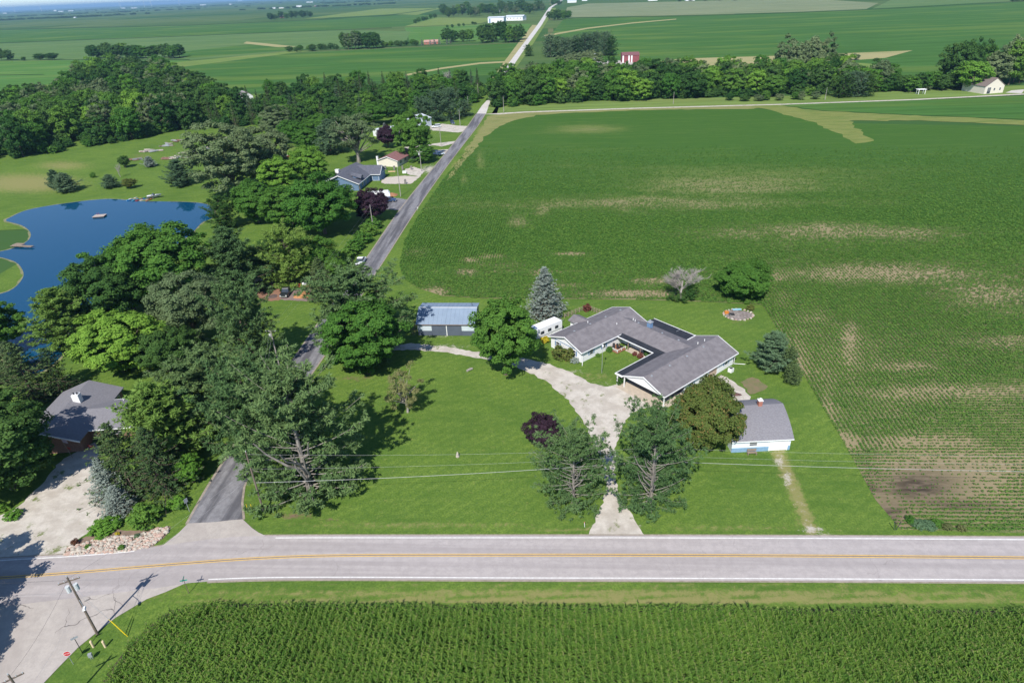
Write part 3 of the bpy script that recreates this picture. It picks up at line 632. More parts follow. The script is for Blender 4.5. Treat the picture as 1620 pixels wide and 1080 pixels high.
# ---- yard, house and lane trees, one by one: kind, leaf, label, base x, base y, top y, width (photo pixels)
T_ = tree
T_('pinegap0', 'pine', 'large white pine with bare twisted trunk showing, beside the lane mouth', 492, 782, 578, 196, 470, bark=BARKP)
T_('pine0', 'pine', 'large blue-green pine overhanging the lane behind the bare-trunked pine', 416, 728, 558, 146)
T_('pine1', 'pine', 'dark pine towering behind the maple west of the blue barn', 575, 558, 422, 156)
T_('maple0', 'maple', 'full green maple in front of the pine, west of the blue barn', 584, 590, 474, 118)
T_('maple1', 'maple', 'full dark green maple standing alone between blue barn and ranch house', 800, 592, 477, 106)
T_('spruce0', 'blue', 'tall silvery blue spruce behind the white camper', 862, 500, 423, 62)
T_('ragged', 'dry', 'thin ragged tree with pale trunk alone on the front lawn', 645, 652, 584, 66, name='ragged_tree', bark=DEADW)
T_('oak0', 'purple', 'dark purple-leaved tree on the lawn beside the gravel driveway', 860, 708, 656, 54, name='plum_tree')
T_('pinegap1', 'pine', 'pine with bare limbs facing the road, west of the driveway mouth', 907, 790, 676, 122, 922, bark=BARKP)
T_('pinegap2', 'pine', 'taller pine with bare limbs facing the road, east of the driveway mouth', 1029, 794, 646, 128, 1025, bark=BARKP)
T_('dense', 'olive', 'dense olive dome-shaped tree with brown tips beside the shingled garage', 1113, 704, 607, 113, name='chestnut_tree')
T_('pinec0', 'bluegreen', 'bluish conical pine at the field edge east of the ranch house', 1220, 582, 525, 64)
T_('column', 'spruce', 'narrow upright evergreen right behind the bluish pine', 1246, 590, 546, 24)
T_('column', 'spruce', 'stout rounded evergreen in front of the narrow one', 1253, 607, 576, 28)
T_('dense', 'maple', 'round green tree at the field corner behind the fire pit', 1175, 468, 415, 84, name='maple_tree')
# south-west corner
T_('maple3', 'dark', 'big dark leafy tree at the left edge above the gravel drive', 22, 772, 636, 160)
T_('oak1', 'dark', 'leafy tree at the left edge behind the big dark one', -22, 700, 590, 110)
T_('spruceo', 'spruce', 'dark spruce nearest the left house beside its drive', 208, 772, 656, 104)
T_('spruceo', 'spruce', 'dark drooping spruce between the other dark spruce and the lane', 262, 776, 664, 104)
T_('spruce1', 'blue', 'taller pale blue spruce by the gravel drive', 178, 786, 714, 56)
T_('spruce0', 'blue', 'short pale blue spruce beside the rock bed', 192, 808, 762, 50)
T_('bush0', 'maple', 'round clipped bush at the rock bed', 232, 824, 796, 52, cat='bush')
T_('bush1', 'bright', 'small bright shrub beside the back of the lane sign', 282, 801, 784, 30, cat='bush')
T_('bush2', 'bright', 'low bright juniper spreading over the rock bed', 168, 836, 822, 48, cat='bush')
T_('pinec1', 'pineyellow', 'bright green pine next to the grey left house', 272, 730, 596, 132)
T_('maple2', 'bright', 'small bright young tree under the pines by the lane', 306, 762, 716, 42)
T_('pine2', 'pine', 'tall pine overlapping the right end of the left house', 306, 690, 582, 116)
T_('pine1', 'pine', 'pine leaning toward the lane, behind the left house', 346, 664, 544, 120)
T_('pine0', 'pine', 'tall dark pine casting its shadow across the lawn by the lane', 402, 588, 438, 104)
T_('willow0', 'willow', 'grey-green broad tree between the pond trees and the tall pine', 314, 540, 426, 108, name='ash_tree')
T_('oak2', 'dark', 'dark leafy tree right of the bright maple behind the left house', 270, 586, 518, 88)
T_('maple0', 'bright', 'bright green broad maple directly behind the left house', 197, 586, 488, 130)
T_('pinec0', 'pineyellow', 'yellow-green pine at the near shore of the pond', 112, 546, 448, 96)
T_('oak0', 'dark', 'dark shore tree left of the tall bright shore maple', 182, 506, 402, 126)
T_('maple3', 'maple', 'leafy tree in the middle of the shore row', 212, 490, 384, 96)
T_('maple1', 'maple', 'tallest bright maple of the row along the near shore', 272, 478, 353, 146)
T_('maple2', 'maple', 'rounded tree at the left edge where the pond narrows', 8, 556, 472, 84)
T_('spruceo', 'spruce', 'dark shaggy spruce on the lawn left of the left house', 58, 636, 530, 92)
T_('spruceo', 'spruce', 'smaller shaggy spruce closest to the chimney of the left house', 98, 622, 542, 66)
T_('willow1', 'willow', 'greyish leafy tree at the left edge by the pond inlet', 2, 606, 528, 64)
T_('pinec1', 'pine', 'wide pine between the pond shore and the mulch yard', 378, 464, 356, 98)
T_('pine2', 'pineyellow', 'pine with a bare lower trunk directly behind the black pickup', 463, 452, 354, 82)
T_('maple3', 'dark', 'low leafy tree behind the mulch yard heap', 432, 436, 378, 62)
T_('oak1', 'maple', 'leafy tree behind the red trailer', 500, 436, 374, 70)
T_('spruce1', 'spruce', 'dark spruce at the corner of the work yard near the sawdust heap', 512, 470, 406, 50)
T_('oak2', 'maple', 'low bushy tree between the work yard and the roadside hedge', 532, 446, 408, 44)
for i, (x, y) in enumerate([(584,372),(574,384),(563,395),(553,405),(543,414),(590,362)]): T_('bush%d' % (i % 3), 'maple', 'green bush in the roadside hedge, %s from the white pickup' % ORD[[4, 3, 2, 1, 0, 5][i]], x, y, y - 18, 30, cat='hedge', group='roadside hedge bushes')
T_('oak0', 'maple', 'largest dark maple left of the purple tree by the lane', 515, 370, 275, 112)
T_('maple0', 'maple', 'maple tucked against the left side of the largest dark maple', 466, 362, 292, 86)
T_('maple1', 'maple', 'maple on the pond lawn side, left of the lane maples', 410, 352, 286, 74)
T_('maple3', 'bright', 'bright maple behind the lane maples, below the red boat', 448, 308, 248, 68)
T_('maple2', 'bright', 'bright upright maple behind the blue house', 494, 296, 232, 58)
T_('pine1', 'dark', 'dark tree at the right tip of the pond', 357, 362, 308, 50, name='shore_tree')
T_('willow2', 'willow', 'huge grey-green cottonwood beyond the pond', 372, 310, 190, 120)
T_('willow0', 'willow', 'second grey-green cottonwood leaning right of the huge one', 424, 286, 198, 84)
T_('maple1', 'maple', 'small round tree left of the dark pine on the back lawn', 488, 240, 204, 44)
T_('pinec1', 'bluegreen', 'dark pine on the lawn behind the blue house', 525, 243, 188, 50)
T_('sparse', 'willow', 'open-crowned tree with forked pale trunk behind the blue house', 568, 257, 180, 76, bark=BARKP)
T_('oak1', 'purple', 'purple-leaved tree behind the tan house with red roof', 614, 234, 199, 34, name='plum_tree')
T_('spruce0', 'blue', 'small pale spruce beside the purple tree behind the tan house', 610, 214, 194, 14)
T_('maple0', 'maple', 'tall green maple between the tan house and the far driveway', 656, 254, 174, 58)
T_('maple3', 'maple', 'small leafy tree in front of the tall maple by the tan house', 672, 258, 230, 32)
T_('oak0', 'purple', 'large purple-leaved tree in front of the parked camper by the lane', 590, 350, 298, 56, name='plum_tree')
T_('bush0', 'maple', 'low green hedge along the front of the tan house', 652, 257, 250, 12, cat='hedge')
for x, y, ty, w, l in [(670,190,152,32,'leftmost'), (692,192,142,38,'second from left'), (714,190,138,36,'second from right'), (736,184,158,24,'rightmost')]:
    T_('pine%d' % (x % 3), 'bluegreen', 'dark pine, %s of the four beyond the far gravel drive' % l, x, y, ty, w)
for x, y, ty, w, lf, lb in [(440,212,166,50,'willow','broad grey-green tree at the wood edge behind the cottonwoods'), (464,226,190,42,'maple','green tree left of the small round tree on the back lawn'), (506,216,180,40,'maple','green tree at the wood edge behind the dark lawn pine'),
    (546,202,168,42,'dark','dark tree at the wood edge left of the open-crowned tree'), (592,198,162,44,'maple','green tree at the wood edge behind the purple tree'), (628,192,158,38,'dark','dark tree at the wood edge behind the tall maple'), (486,262,228,40,'maple','green tree between the red boat and the bright upright maple'), (470,300,262,40,'dark','dark tree between the two bright maples')]:
    T_('willow1' if lf == 'willow' else 'oak%d' % (x % 3), lf, lb, x, y, ty, w, name='broadleaf_tree')
# pond lawn
T_('pinec0', 'bluegreen', 'smaller left pine of the pair on the pond lawn', 91, 297, 267, 26)
T_('pinec1', 'bluegreen', 'larger right pine of the pair on the pond lawn', 107, 303, 272, 40)
T_('pinec1', 'bluegreen', 'rounded blue-green spruce mid pond lawn', 176, 297, 275, 28)
T_('oak2', 'olive', 'small round olive tree near the pond boats', 206, 298, 282, 21)
T_('maple1', 'dark', 'small dark tree behind the leafless one on the pond lawn', 199, 265, 246, 18)
T_('pinec0', 'blue', 'squat blue spruce near the scrap rows', 238, 264, 247, 20)
T_('pinec0', 'bluegreen', 'tall pine standing alone near the pond boats', 287, 294, 251, 42)
T_('bush1', 'maple', 'tiny shrub alone on the pond lawn', 148, 281, 272, 9, cat='bush')
T_('maple0', 'maple', 'leafy tree outside the left edge whose shadow crosses the highway', -112, 985, 850, 170)
T_('maple2', 'dark', 'leafy tree beyond the lower left corner shading the side street', -128, 1095, 960, 150)
# house planting
for kd, lf, lb, x, y, ty, ww in [('bush0','olive','large reddish-green bush at the gable end of the ranch house',885,566,546,26), ('bush1','olive','second bush at the ranch gable, nearer the corner',899,569,550,22),
    ('bush2','blue','low grey-green plant at the corner of the ranch house',909,573,565,15), ('bush0','yellow','yellow-flowered bush beside the white camper',862,541,532,15), ('bush1','maple','small green bush at the deck steps',964,556,548,11),
    ('bush2','dark','dark round shrub at the bend of the covered porch',1028,563,547,22), ('bush0','dark','dark round bush beside the carport post',981,607,594,13), ('bush1','rust','left of the two small red bushes under the porch',1004,562,556,8),
    ('bush2','rust','right of the two small red bushes under the porch',1013,566,557,10), ('bush0','rust','round dark red bush inside the corner of the wooden fence',929,491,480,15), ('bush1','olive','brown-green shrub behind the fire pit',1187,490,482,13),
    ('bush2','maple','small shrub left of the brown-green one behind the fire pit',1181,481,474,9), ('bush0','maple','small green bush along the long wall of the ranch wing',946,564,559,8)]:
    T_(kd, lf, lb, x, y, ty, ww, cat='bush', part=('foliage', 'stem'))
def bare(label, bx, by, ty, seed, sx=1.0, depth=4, group=None):
    p = at(bx, by); h = height(bx, by, bx, ty); me = bare_tree(seed, 10, .55, 7 if depth == 4 else 5, depth); zmax = max(v.co.z for v in me.vertices)
    e = empty('dead_tree', p, 0, label, 'tree', group); e.scale = (h/zmax*sx, h/zmax*sx, h/zmax); o = link('trunk', me, e, DEADW); return e
e = bare('half-dead grey tree with bare top on the back lawn', 1077, 474, 423, 5, 1.4)
for i, (dx, dy, sc, sz) in enumerate([(2.2,-.6,2.0,1.5), (.2,-1.4,2.2,1.2), (-2.2,-.4,1.5,1.2), (2.6,.8,1.6,2.2)]):
    c = bpy.data.objects.new('low_crown', PRO['ragged'][0]); COL.objects.link(c); c.parent = e; set_mat(c, LM['dark']); k = 1 / e.scale.z
    c.location = (dx*k/1.4, dy*k/1.4, 0); c.scale = (sc/2.6*k/1.4, sc/2.6*k/1.4, sz*2/6*k)
bare('small leafless grey tree on the pond lawn', 191, 280, 256, 8, .9, 3)
bare('tall dead snag rising from the wood beside the lane', 706, 150, 111, 9, .8, 3)

# ---- woods and far trees
def place(x, y, mn):
    for a, b, r_ in TREES:
        if abs(a - x) < mn and abs(b - y) < mn and math.hypot(a - x, b - y) < mn: return False
    return True
for x_ in (386, 394, 402):
    for y_ in (161, 164, 167, 170, 174): q_ = at(x_, y_); TREES.append((q_.x, q_.y, 6))
def wood(poly, n, mn, hs, ws, kinds, label, group, name='woodland_tree', near_first=True):
    W = [tuple(p.to_2d()) for p in pxs(poly)]; xs = [p[0] for p in W]; ys = [p[1] for p in W]; k = 0; tries = 0
    while k < n and tries < n * 60:
        tries += 1; x, y = random.uniform(min(xs), max(xs)), random.uniform(min(ys), max(ys))
        if not inside(np.array([x]), np.array([y]), W)[0] or not place(x, y, mn): continue
        kd, lf = random.choice(kinds); h = random.uniform(*hs)
        qx, qy = proj([(x, y, h)]); fx_ = (qx[0] - min(p[0] for p in poly)) / (max(p[0] for p in poly) - min(p[0] for p in poly)); fy_ = (y - min(ys)) / (max(ys) - min(ys))
        look = 'pointed conifer' if kd.startswith('fir') else {'dark': 'dark green', 'maple': 'mid-green', 'bright': 'bright green', 'willow': 'grey-green'}[lf] + (' ragged tree' if kd.startswith('shag') else ' round tree')
        far_tree(kd, lf, (x, y), h, random.uniform(*ws) * (.55 if kd.startswith('fir') else 1), '%s, %s, %s of %s' % (look, ('front row', 'second row', 'middle row', 'back row')[min(3, int(fy_ * 4))], ('leftmost part', 'left part', 'centre', 'right part', 'rightmost part')[max(0, min(4, int(fx_ * 5)))], label), group, name); TREES.append((x, y, 5)); k += 1
    return k
MIXK = [('wood0','dark'),('wood1','maple'),('wood2','dark'),('wood3','maple'),('shag0','willow'),('shag1','willow'),('wood1','dark'),('wood2','maple'),('wood0','bright'),('shag0','dark')]
CONK = [('fir0','spruce'),('fir1','spruce'),('wood0','dark'),('wood1','maple'),('wood3','dark'),('wood2','maple'),('fir0','bluegreen')]
LW1 = [(-60,262),(60,247),(130,236),(215,226),(250,212),(330,200),(395,180),(380,165),(340,152),(300,134),(255,118),(180,112),(110,130),(120,150),(60,165),(-60,176)]
LW2 = [(330,204),(395,200),(470,203),(560,196),(640,182),(735,172),(762,154),(764,140),(700,142),(600,146),(520,150),(430,166),(400,165),(380,172)]
wood(LW1, 165, 10.5, (14, 21), (13, 18), MIXK, 'the wood beyond the pond', 'trees of the wood beyond the pond')
wood(LW2, 112, 8.5, (12, 18), (10, 14), CONK, 'the woodland west of the lane', 'trees of the belt west of the lane', 'belt_tree')
RW = [(783,172),(900,163),(1080,157),(1240,153),(1400,146),(1420,139),(1330,134),(1200,128),(1080,130),(960,132),(860,130),(800,138),(786,150)]
wood(RW, 125, 9, (13, 20), (12, 17), MIXK, 'the belt behind the soybean field', 'trees of the belt behind the soybean field', 'hedgerow_tree')
def row(x0, y0, x1, y1, n, hpx, wpx, kinds, label, group, jy=1.0, name='field_tree', jx=.35):
    for i in range(n):
        f = (i + .5) / n; x = x0 + (x1-x0) * f + random.uniform(-jx, jx) * (x1-x0) / n; y = y0 + (y1-y0) * f + random.uniform(-jy, jy)
        p = at(x, y); s = scale_at((p.x, p.y, 5)); kd, lf = random.choice(kinds)
        far_tree(kd, lf, p, hpx * random.uniform(.75, 1.12) / s, wpx * random.uniform(.8, 1.2) / s, label + (', %s from the left' % ORD[i] if n > 1 else ''), group, name)
DK = [('wood0','dark'),('wood1','dark'),('wood2','dark'),('wood3','maple'),('shag0','dark')]; WK = [('shag0','willow'),('shag1','willow')]; PK = [('fpine0','bluegreen'),('fpine1','bluegreen'),('fpine0','dark')]
row(142,93,288,92,17,21,20,DK,'tree in the long dark clump on the far left field','trees of the long dark clump',1.2)
row(0,96,22,96,3,18,16,DK,'tree in the clump at the far left edge','trees at the far left edge')
row(38,96,38,96,1,6,9,DK,'smallest lone tree in the far left fields',None); row(64,96,64,96,1,11,16,DK,'left of two round trees in the far left fields',None); row(83,95,83,95,1,11,22,DK,'right and wider of two round trees in the far left fields',None)
row(426,32,498,27,9,10,10,DK,'tree around the distant red farmhouse','trees around the red farmhouse')
row(542,78,600,76,10,24,16,WK+DK,'tree in the grey-green grove beyond the left soybean field','trees of the grey-green grove',1.5)
row(455,82,540,79,9,9,11,DK,'bush in the hedgerow beyond the left soybean field','hedgerow beyond the left field bushes',1,'hedge_bush'); row(600,74,665,72,8,9,11,DK,'bush in the hedge left of the brick house','hedge bushes left of the brick house',1,'hedge_bush')
row(664,72,720,69,6,9,6,[('fir0','blue'),('fir1','blue')],'pale spruce in the row before the brick house','pale spruces before the brick house',.5,'spruce_tree')
row(702,66,748,66,4,17,18,DK,'tree right of the brick house','trees right of the brick house'); row(758,67,828,64,14,24,16,DK,'tree in the dark grove beside the gravel road','trees of the grove by the gravel road',3)
row(655,38,690,28,6,7,8,DK,'bush in the hedge left of the white sheds','hedge bushes left of the white sheds',.5,'hedge_bush')
row(700,25,860,18,34,14,12,DK+[('shag0','willow')],'tree in the farmstead grove behind the white sheds','trees of the farmstead grove',4)
row(868,32,903,31,7,14,10,DK,'tree in the clump right of the gravel road','trees of the clump right of the gravel road',1); row(872,9,886,8,3,8,8,DK,'tree where the gravel road nears the horizon','trees where the gravel road ends',.5)
row(862,89,972,87,15,30,20,PK,'pine in the windbreak near the red and white barn','pines of the windbreak',2,'pine_tree'); row(836,89,836,89,1,19,16,[('fpine0','dark')],'lone pine beside the gravel road',None,.1,'pine_tree')
row(880,112,945,106,8,26,28,WK,'grey-green tree in front of the windbreak','willows before the windbreak',2,'willow_tree')
row(1236,128,1304,124,7,60,42,WK,'tall grey-green tree rising above the belt','tall willows above the belt',2,'willow_tree'); row(1332,99,1332,99,1,15,19,DK,'dark round bush on the pale strip',None,.1); row(1353,95,1353,95,1,9,13,WK,'small grey bush on the pale strip',None,.1)
row(1062,132,1062,132,1,48,54,WK,'big grey-green tree left of the pale strip',None,.1,'willow_tree')
row(1326,154,1376,152,4,40,30,PK,'pine in the dark clump before the belt, near the pole','pines of the dark clump',1,'pine_tree')
row(1400,146,1560,138,22,24,24,DK,'dark tree in the belt left of the white house','dark trees left of the white house',2.5); row(1496,136,1640,131,14,64,42,WK+DK,'tall grey tree behind the white house','tall trees behind the white house',3)
row(1534,144,1534,144,1,58,46,[('wood1','bright')],'bright maple beside the white house',None,.1,'maple_tree'); row(1466,143,1466,143,1,12,16,WK,'grey bush beside the pergola',None,.1,'bush')
row(1060,3,1240,0,8,4,8,DK,'tree on the far right horizon','trees on the far right horizon',.6); row(1130,2,1350,-4,9,4,9,DK,'tree beyond the pale field','trees beyond the pale field',.6); row(1598,3,1620,2,3,6,9,DK,'tree at the far upper right edge','trees at the upper right edge',.4)
row(700,45,760,38,6,5,5,DK,'sapling on the grass left of the white sheds','saplings left of the white sheds',1.2,'sapling')
row(1150,160,1300,157,8,12,16,MIXK,'bush at the foot of the tree belt','bushes at the foot of the belt',1,'hedge_bush')

# ---- what nobody could count: undergrowth, distant woods, corn, soybeans
def scatter(name, P, S, protos, mats, seed=0):
    me = bpy.data.meshes.new(name); n = len(P); me.vertices.add(n); me.vertices.foreach_set('co', np.asarray(P, np.float32).ravel())
    a = me.attributes.new('sc', 'FLOAT_VECTOR', 'POINT'); a.data.foreach_set('vector', np.asarray(S, np.float32).ravel())
    o = link(name, me); tag(o, kind='stuff')
    g = bpy.data.node_groups.new(name, 'GeometryNodeTree'); g.interface.new_socket('Geometry', in_out='INPUT', socket_type='NodeSocketGeometry'); g.interface.new_socket('Geometry', in_out='OUTPUT', socket_type='NodeSocketGeometry')
    nd = g.nodes; gi, go = nd.new('NodeGroupInput'), nd.new('NodeGroupOutput'); ip = nd.new('GeometryNodeInstanceOnPoints'); gg = nd.new('GeometryNodeGeometryToInstance')
    for i, (pm, mm) in enumerate(zip(protos, mats)):
        po = bpy.data.objects.new(name + '_plant', pm)
        if pm.materials and pm.materials[0] is None or not pm.materials:
            pm = pm.copy(); pm.materials.clear(); pm.materials.append(mm); po = bpy.data.objects.new(name + '_plant', pm)
        oi = nd.new('GeometryNodeObjectInfo'); oi.inputs['Object'].default_value = po; oi.inputs['As Instance'].default_value = True; g.links.new(oi.outputs['Geometry'], gg.inputs[0])
    g.links.new(gi.outputs[0], ip.inputs['Points']); g.links.new(gg.outputs[0], ip.inputs['Instance']); ip.inputs['Pick Instance'].default_value = True
    rv = nd.new('FunctionNodeRandomValue'); rv.data_type = 'INT'; rv.inputs[4].default_value = 0; rv.inputs[5].default_value = len(protos) - 1; rv.inputs['Seed'].default_value = seed; g.links.new(rv.outputs[2], ip.inputs['Instance Index'])
    rr_ = nd.new('FunctionNodeRandomValue'); rr_.data_type = 'FLOAT_VECTOR'; rr_.inputs[0].default_value = (0, 0, 0); rr_.inputs[1].default_value = (0, 0, 6.28); rr_.inputs['Seed'].default_value = seed + 1; g.links.new(rr_.outputs[0], ip.inputs['Rotation'])
    na = nd.new('GeometryNodeInputNamedAttribute'); na.data_type = 'FLOAT_VECTOR'; na.inputs[0].default_value = 'sc'; g.links.new(na.outputs[0], ip.inputs['Scale']); g.links.new(ip.outputs[0], go.inputs[0])
    md = o.modifiers.new('scatter', 'NODES'); md.node_group = g; return o
def plant_mesh(kind, seed):
    r = np.random.default_rng(seed); V, F, K = [], [], []
    if kind == 'corn':
        for i in range(11):
            az = (0 if i % 2 else math.pi) + r.normal() * .5; z0 = .35 + i * .16; L = r.uniform(.45, .72) * (1 if i < 8 else .75); w_ = .042; dx, dy = math.cos(az), math.sin(az); b = len(V)
            for s, zz in ((0, 0), (.35, .30), (.7, .38), (1, .15)):
                ww = w_ * (1 if s < .8 else .3); V.append((dx*L*s - dy*ww, dy*L*s + dx*ww, z0 + zz*L)); V.append((dx*L*s + dy*ww, dy*L*s - dx*ww, z0 + zz*L))
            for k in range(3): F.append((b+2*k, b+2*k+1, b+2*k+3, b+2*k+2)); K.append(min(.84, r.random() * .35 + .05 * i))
        b = len(V)
        for z in (0, 2.15): V += [(-.02, 0, z), (.02, 0, z)]
        F.append((b, b+1, b+3, b+2)); K.append(.5)
        for q in range(4):
            a = r.random() * 6.28; b = len(V); V += [(0, 0, 2.0), (.03, 0, 2.02), (math.cos(a)*.16, math.sin(a)*.16, 2.32), (math.cos(a)*.14, math.sin(a)*.14, 2.3)]; F.append((b, b+1, b+2, b+3)); K.append(.98)
    else:
        for i in range(15):
            a = r.random() * 6.28; q = r.random() ** .5 * .26; c = np.array([math.cos(a)*q, math.sin(a)*q, .36 - q*.5 + r.normal()*.05]); n = unit(np.array([[math.cos(a)*q*1.6, math.sin(a)*q*1.6, .8]]) + r.normal(size=(1, 3)) * .3)[0]
            t_ = unit(np.cross(n, r.normal(size=3))[None])[0]; u_ = np.cross(n, t_); s = r.uniform(.085, .13); b = len(V)
            V += [tuple(c - t_*s), tuple(c + u_*s*.8), tuple(c + t_*s), tuple(c - u_*s*.8)]; F.append((b, b+1, b+2, b+3)); K.append(r.random())
    return np_mesh(kind, np.array(V), np.array(F), np.array(K))
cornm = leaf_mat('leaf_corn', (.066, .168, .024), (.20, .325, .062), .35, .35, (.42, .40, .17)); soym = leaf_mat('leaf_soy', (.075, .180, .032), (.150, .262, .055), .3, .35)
crot = Vector((math.cos(GRID), math.sin(GRID)))
def rows(px_poly, z, d_along, spacing, ang, keep, jit=.06):
    W = [tuple(p.to_2d()) for p in pxs(px_poly, z)]; c, s = math.cos(ang), math.sin(ang); wu = [(x*c + y*s, -x*s + y*c) for x, y in W]
    u = np.arange(min(p[0] for p in wu), max(p[0] for p in wu), d_along); v = np.arange(min(p[1] for p in wu), max(p[1] for p in wu), spacing)
    U, Vv = np.meshgrid(u, v); U = U.ravel() + rng.uniform(-.5, .5, U.size) * d_along * .8; Vv = Vv.ravel() + rng.normal(0, jit, Vv.size)
    x, y = U*c - Vv*s, U*s + Vv*c; k = inside(x, y, W); x, y = x[k], y[k]; k = keep(x, y); return x[k], y[k]
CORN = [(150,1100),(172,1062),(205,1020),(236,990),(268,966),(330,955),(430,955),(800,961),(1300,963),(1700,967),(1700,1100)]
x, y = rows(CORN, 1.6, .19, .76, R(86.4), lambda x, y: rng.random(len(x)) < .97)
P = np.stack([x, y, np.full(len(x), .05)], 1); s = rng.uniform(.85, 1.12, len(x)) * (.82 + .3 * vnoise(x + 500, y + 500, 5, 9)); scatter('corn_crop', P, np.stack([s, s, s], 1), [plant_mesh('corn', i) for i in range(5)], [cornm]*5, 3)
poly_sheet('corn_ground', pxs(CORN), .03, mat('dark_soil', (.07, .06, .035), (.05, .055, .025), 1.5, 1))
def soy(ang, keepf, poly, seed):
    def keep(x, y):
        d, px, py = field_dens(x, y); k = keepf(x, y, px, py) & (rng.random(len(x)) < np.clip(d * 1.2, .26, 1) ** 1.15) & (rng.random(len(x)) < np.clip((py - NEAR_Y) / 230, 0, 1)); return k
    return rows(poly, 0, .27, .76, ang, keep, .05)
dR = YARDR[1] - YARDR[0]; dL = ROADL[1] - ROADL[0]; NEARF = [p for p in FIELD if p[1] > 300]; 
NEARF = [(632,420),(640,380),(665,335),(700,285),(742,232),(1660,232),(1660,845),(1425,837),(1385,790),(1330,690),(1270,590),(1213,492),(1205,482),(1130,478),(1000,474),(900,473),(760,472),(700,468),(660,455),(638,440)]
def in_R(x, y, px, py): return (line_d(x, y, YARDR) < 0) & (line_d(x, y, YARDR) > -44) & (py < 712 - np.maximum(0, px - 1425) * .9) & (py > 395)
def in_L(x, y, px, py): return (line_d(x, y, ROADL) > 0) & (line_d(x, y, ROADL) < 30) & (py < 418) 
QX, QY = [], []
for a, kf in ((math.atan2(dR.y, dR.x), in_R), (math.atan2(dL.y, dL.x), in_L), (GRID, lambda x, y, px, py: ~in_R(x, y, px, py) & ~in_L(x, y, px, py))):
    xx, yy = soy(a, kf, NEARF, 1); QX.append(xx); QY.append(yy)
x, y = np.concatenate(QX), np.concatenate(QY); de, px, py = field_dens(x, y); s = rng.uniform(.8, 1.25, len(x)) * (.55 + .45 * de) * np.clip(1.12 - (py - 380) / 900, .8, 1.1)
scatter('soybean_crop', np.stack([x, y, np.full(len(x), .02)], 1), np.stack([s, s, s], 1), [plant_mesh('soy', 20 + i) for i in range(5)], [soym]*5, 5)

# undergrowth filling the woods
ux, uy = [], []
for poly, n in ((LW1, 1500), (LW2, 900), (RW, 800)):
    W = [tuple(p.to_2d()) for p in pxs(poly)]; a = np.array(W); xx = rng.uniform(a[:,0].min(), a[:,0].max(), n*3); yy = rng.uniform(a[:,1].min(), a[:,1].max(), n*3); k = inside(xx, yy, W); ux.append(xx[k][:n]); uy.append(yy[k][:n])
x, y = np.concatenate(ux), np.concatenate(uy); s = rng.uniform(2.2, 4.2, len(x)); scatter('undergrowth', np.stack([x, y, np.zeros(len(x))], 1), np.stack([s, s, s * rng.uniform(.8, 1.3, len(x))], 1), [PRO['bush%d' % i][0] for i in range(3)], [LM['maple'], LM['dark'], LM['dark']], 7)
# wood line along the horizon
n = 1300; hx = rng.uniform(-60, 700, n); hy = -19 - .043 * (hx - 810) + rng.choice([2.0, 3.2, 4.5, 6, 8.5, 12, 17], n) + rng.normal(0, .25, n); patch = np.sin(hx * .09 + np.round(hy) * 1.7) + np.sin(hx * .031 + hy) > -.2
Pp = np.array([tuple(at(a, b)) for a, b in zip(hx[patch], hy[patch])]); s = rng.uniform(2.6, 5.0, len(Pp)) * 1.4
scatter('distant_woods', Pp, np.stack([s * 5, s * 2.2, s * 1.1], 1) * 1.0, [PRO['bush%d' % i][0] for i in range(3)], [LM['dark']]*3, 9)

# ---------------------------------------------------------------- buildings
SIDING = mat('white_siding', (.80, .80, .80), (.74, .745, .75), .8, .6, .1, st=(1, 1, 9))
TRIMW = mat('white_trim', (.80, .80, .79), (.74, .74, .73), 1, .5); BLUE = mat('blue_trim', (.16, .27, .42), (.13, .22, .36), 2, .55)
SHING = mat('grey_shingle', (.150, .138, .146), (.205, .190, .198), .9, .95, .6, st=(1, 1, 1), detail=8)
SHING2 = mat('slate_shingle', (.17, .165, .18), (.235, .228, .245), 3.2, .95, .8, st=(1, 3, 1), detail=8)
SHING3 = mat('blue_grey_shingle', (.085, .090, .110), (.12, .125, .15), 1.5, .95, .5)
SHINGR = mat('red_shingle', (.20, .095, .095), (.25, .13, .125), 1.5, .95, .5)
MEMB = mat('black_membrane', (.022, .025, .032), (.035, .038, .046), .8, .7); GLASS = mat('window_glass', (.03, .04, .05), (.05, .06, .07), 1, .08, spec=.8)
CONCB = mat('slab_concrete', (.50, .42, .33), (.42, .36, .29), 1.2, .9); BRICKM = mat('brick_red', (.42, .18, .13), (.30, .12, .09), 6, .9, .4); WOODB = mat('weathered_wood', (.30, .24, .18), (.22, .17, .13), 3, .9, .3, st=(1, 1, 4)); DECK = mat('deck_wood', (.36, .17, .10), (.28, .13, .08), 3, .8)
DARK = mat('dark_metal', (.03, .03, .033), (.045, .045, .05), 3, .5); STEEL = mat('galvanised', (.42, .44, .46), (.34, .36, .38), 3, .45, metal=.3); TANP = mat('tan_paint', (.46, .35, .27), (.40, .30, .23), 2, .7)
BLUEROOF = mat('blue_metal_roof', (.225, .290, .375), (.20, .26, .34), .5, .6, .0, .05, .3); BLUEW = mat('slate_blue_metal', (.105, .125, .165), (.09, .108, .145), .6, .45, 0, .1, .4); PALEW = mat('pale_blue_metal', (.52, .585, .62), (.46, .53, .57), .7, .5)
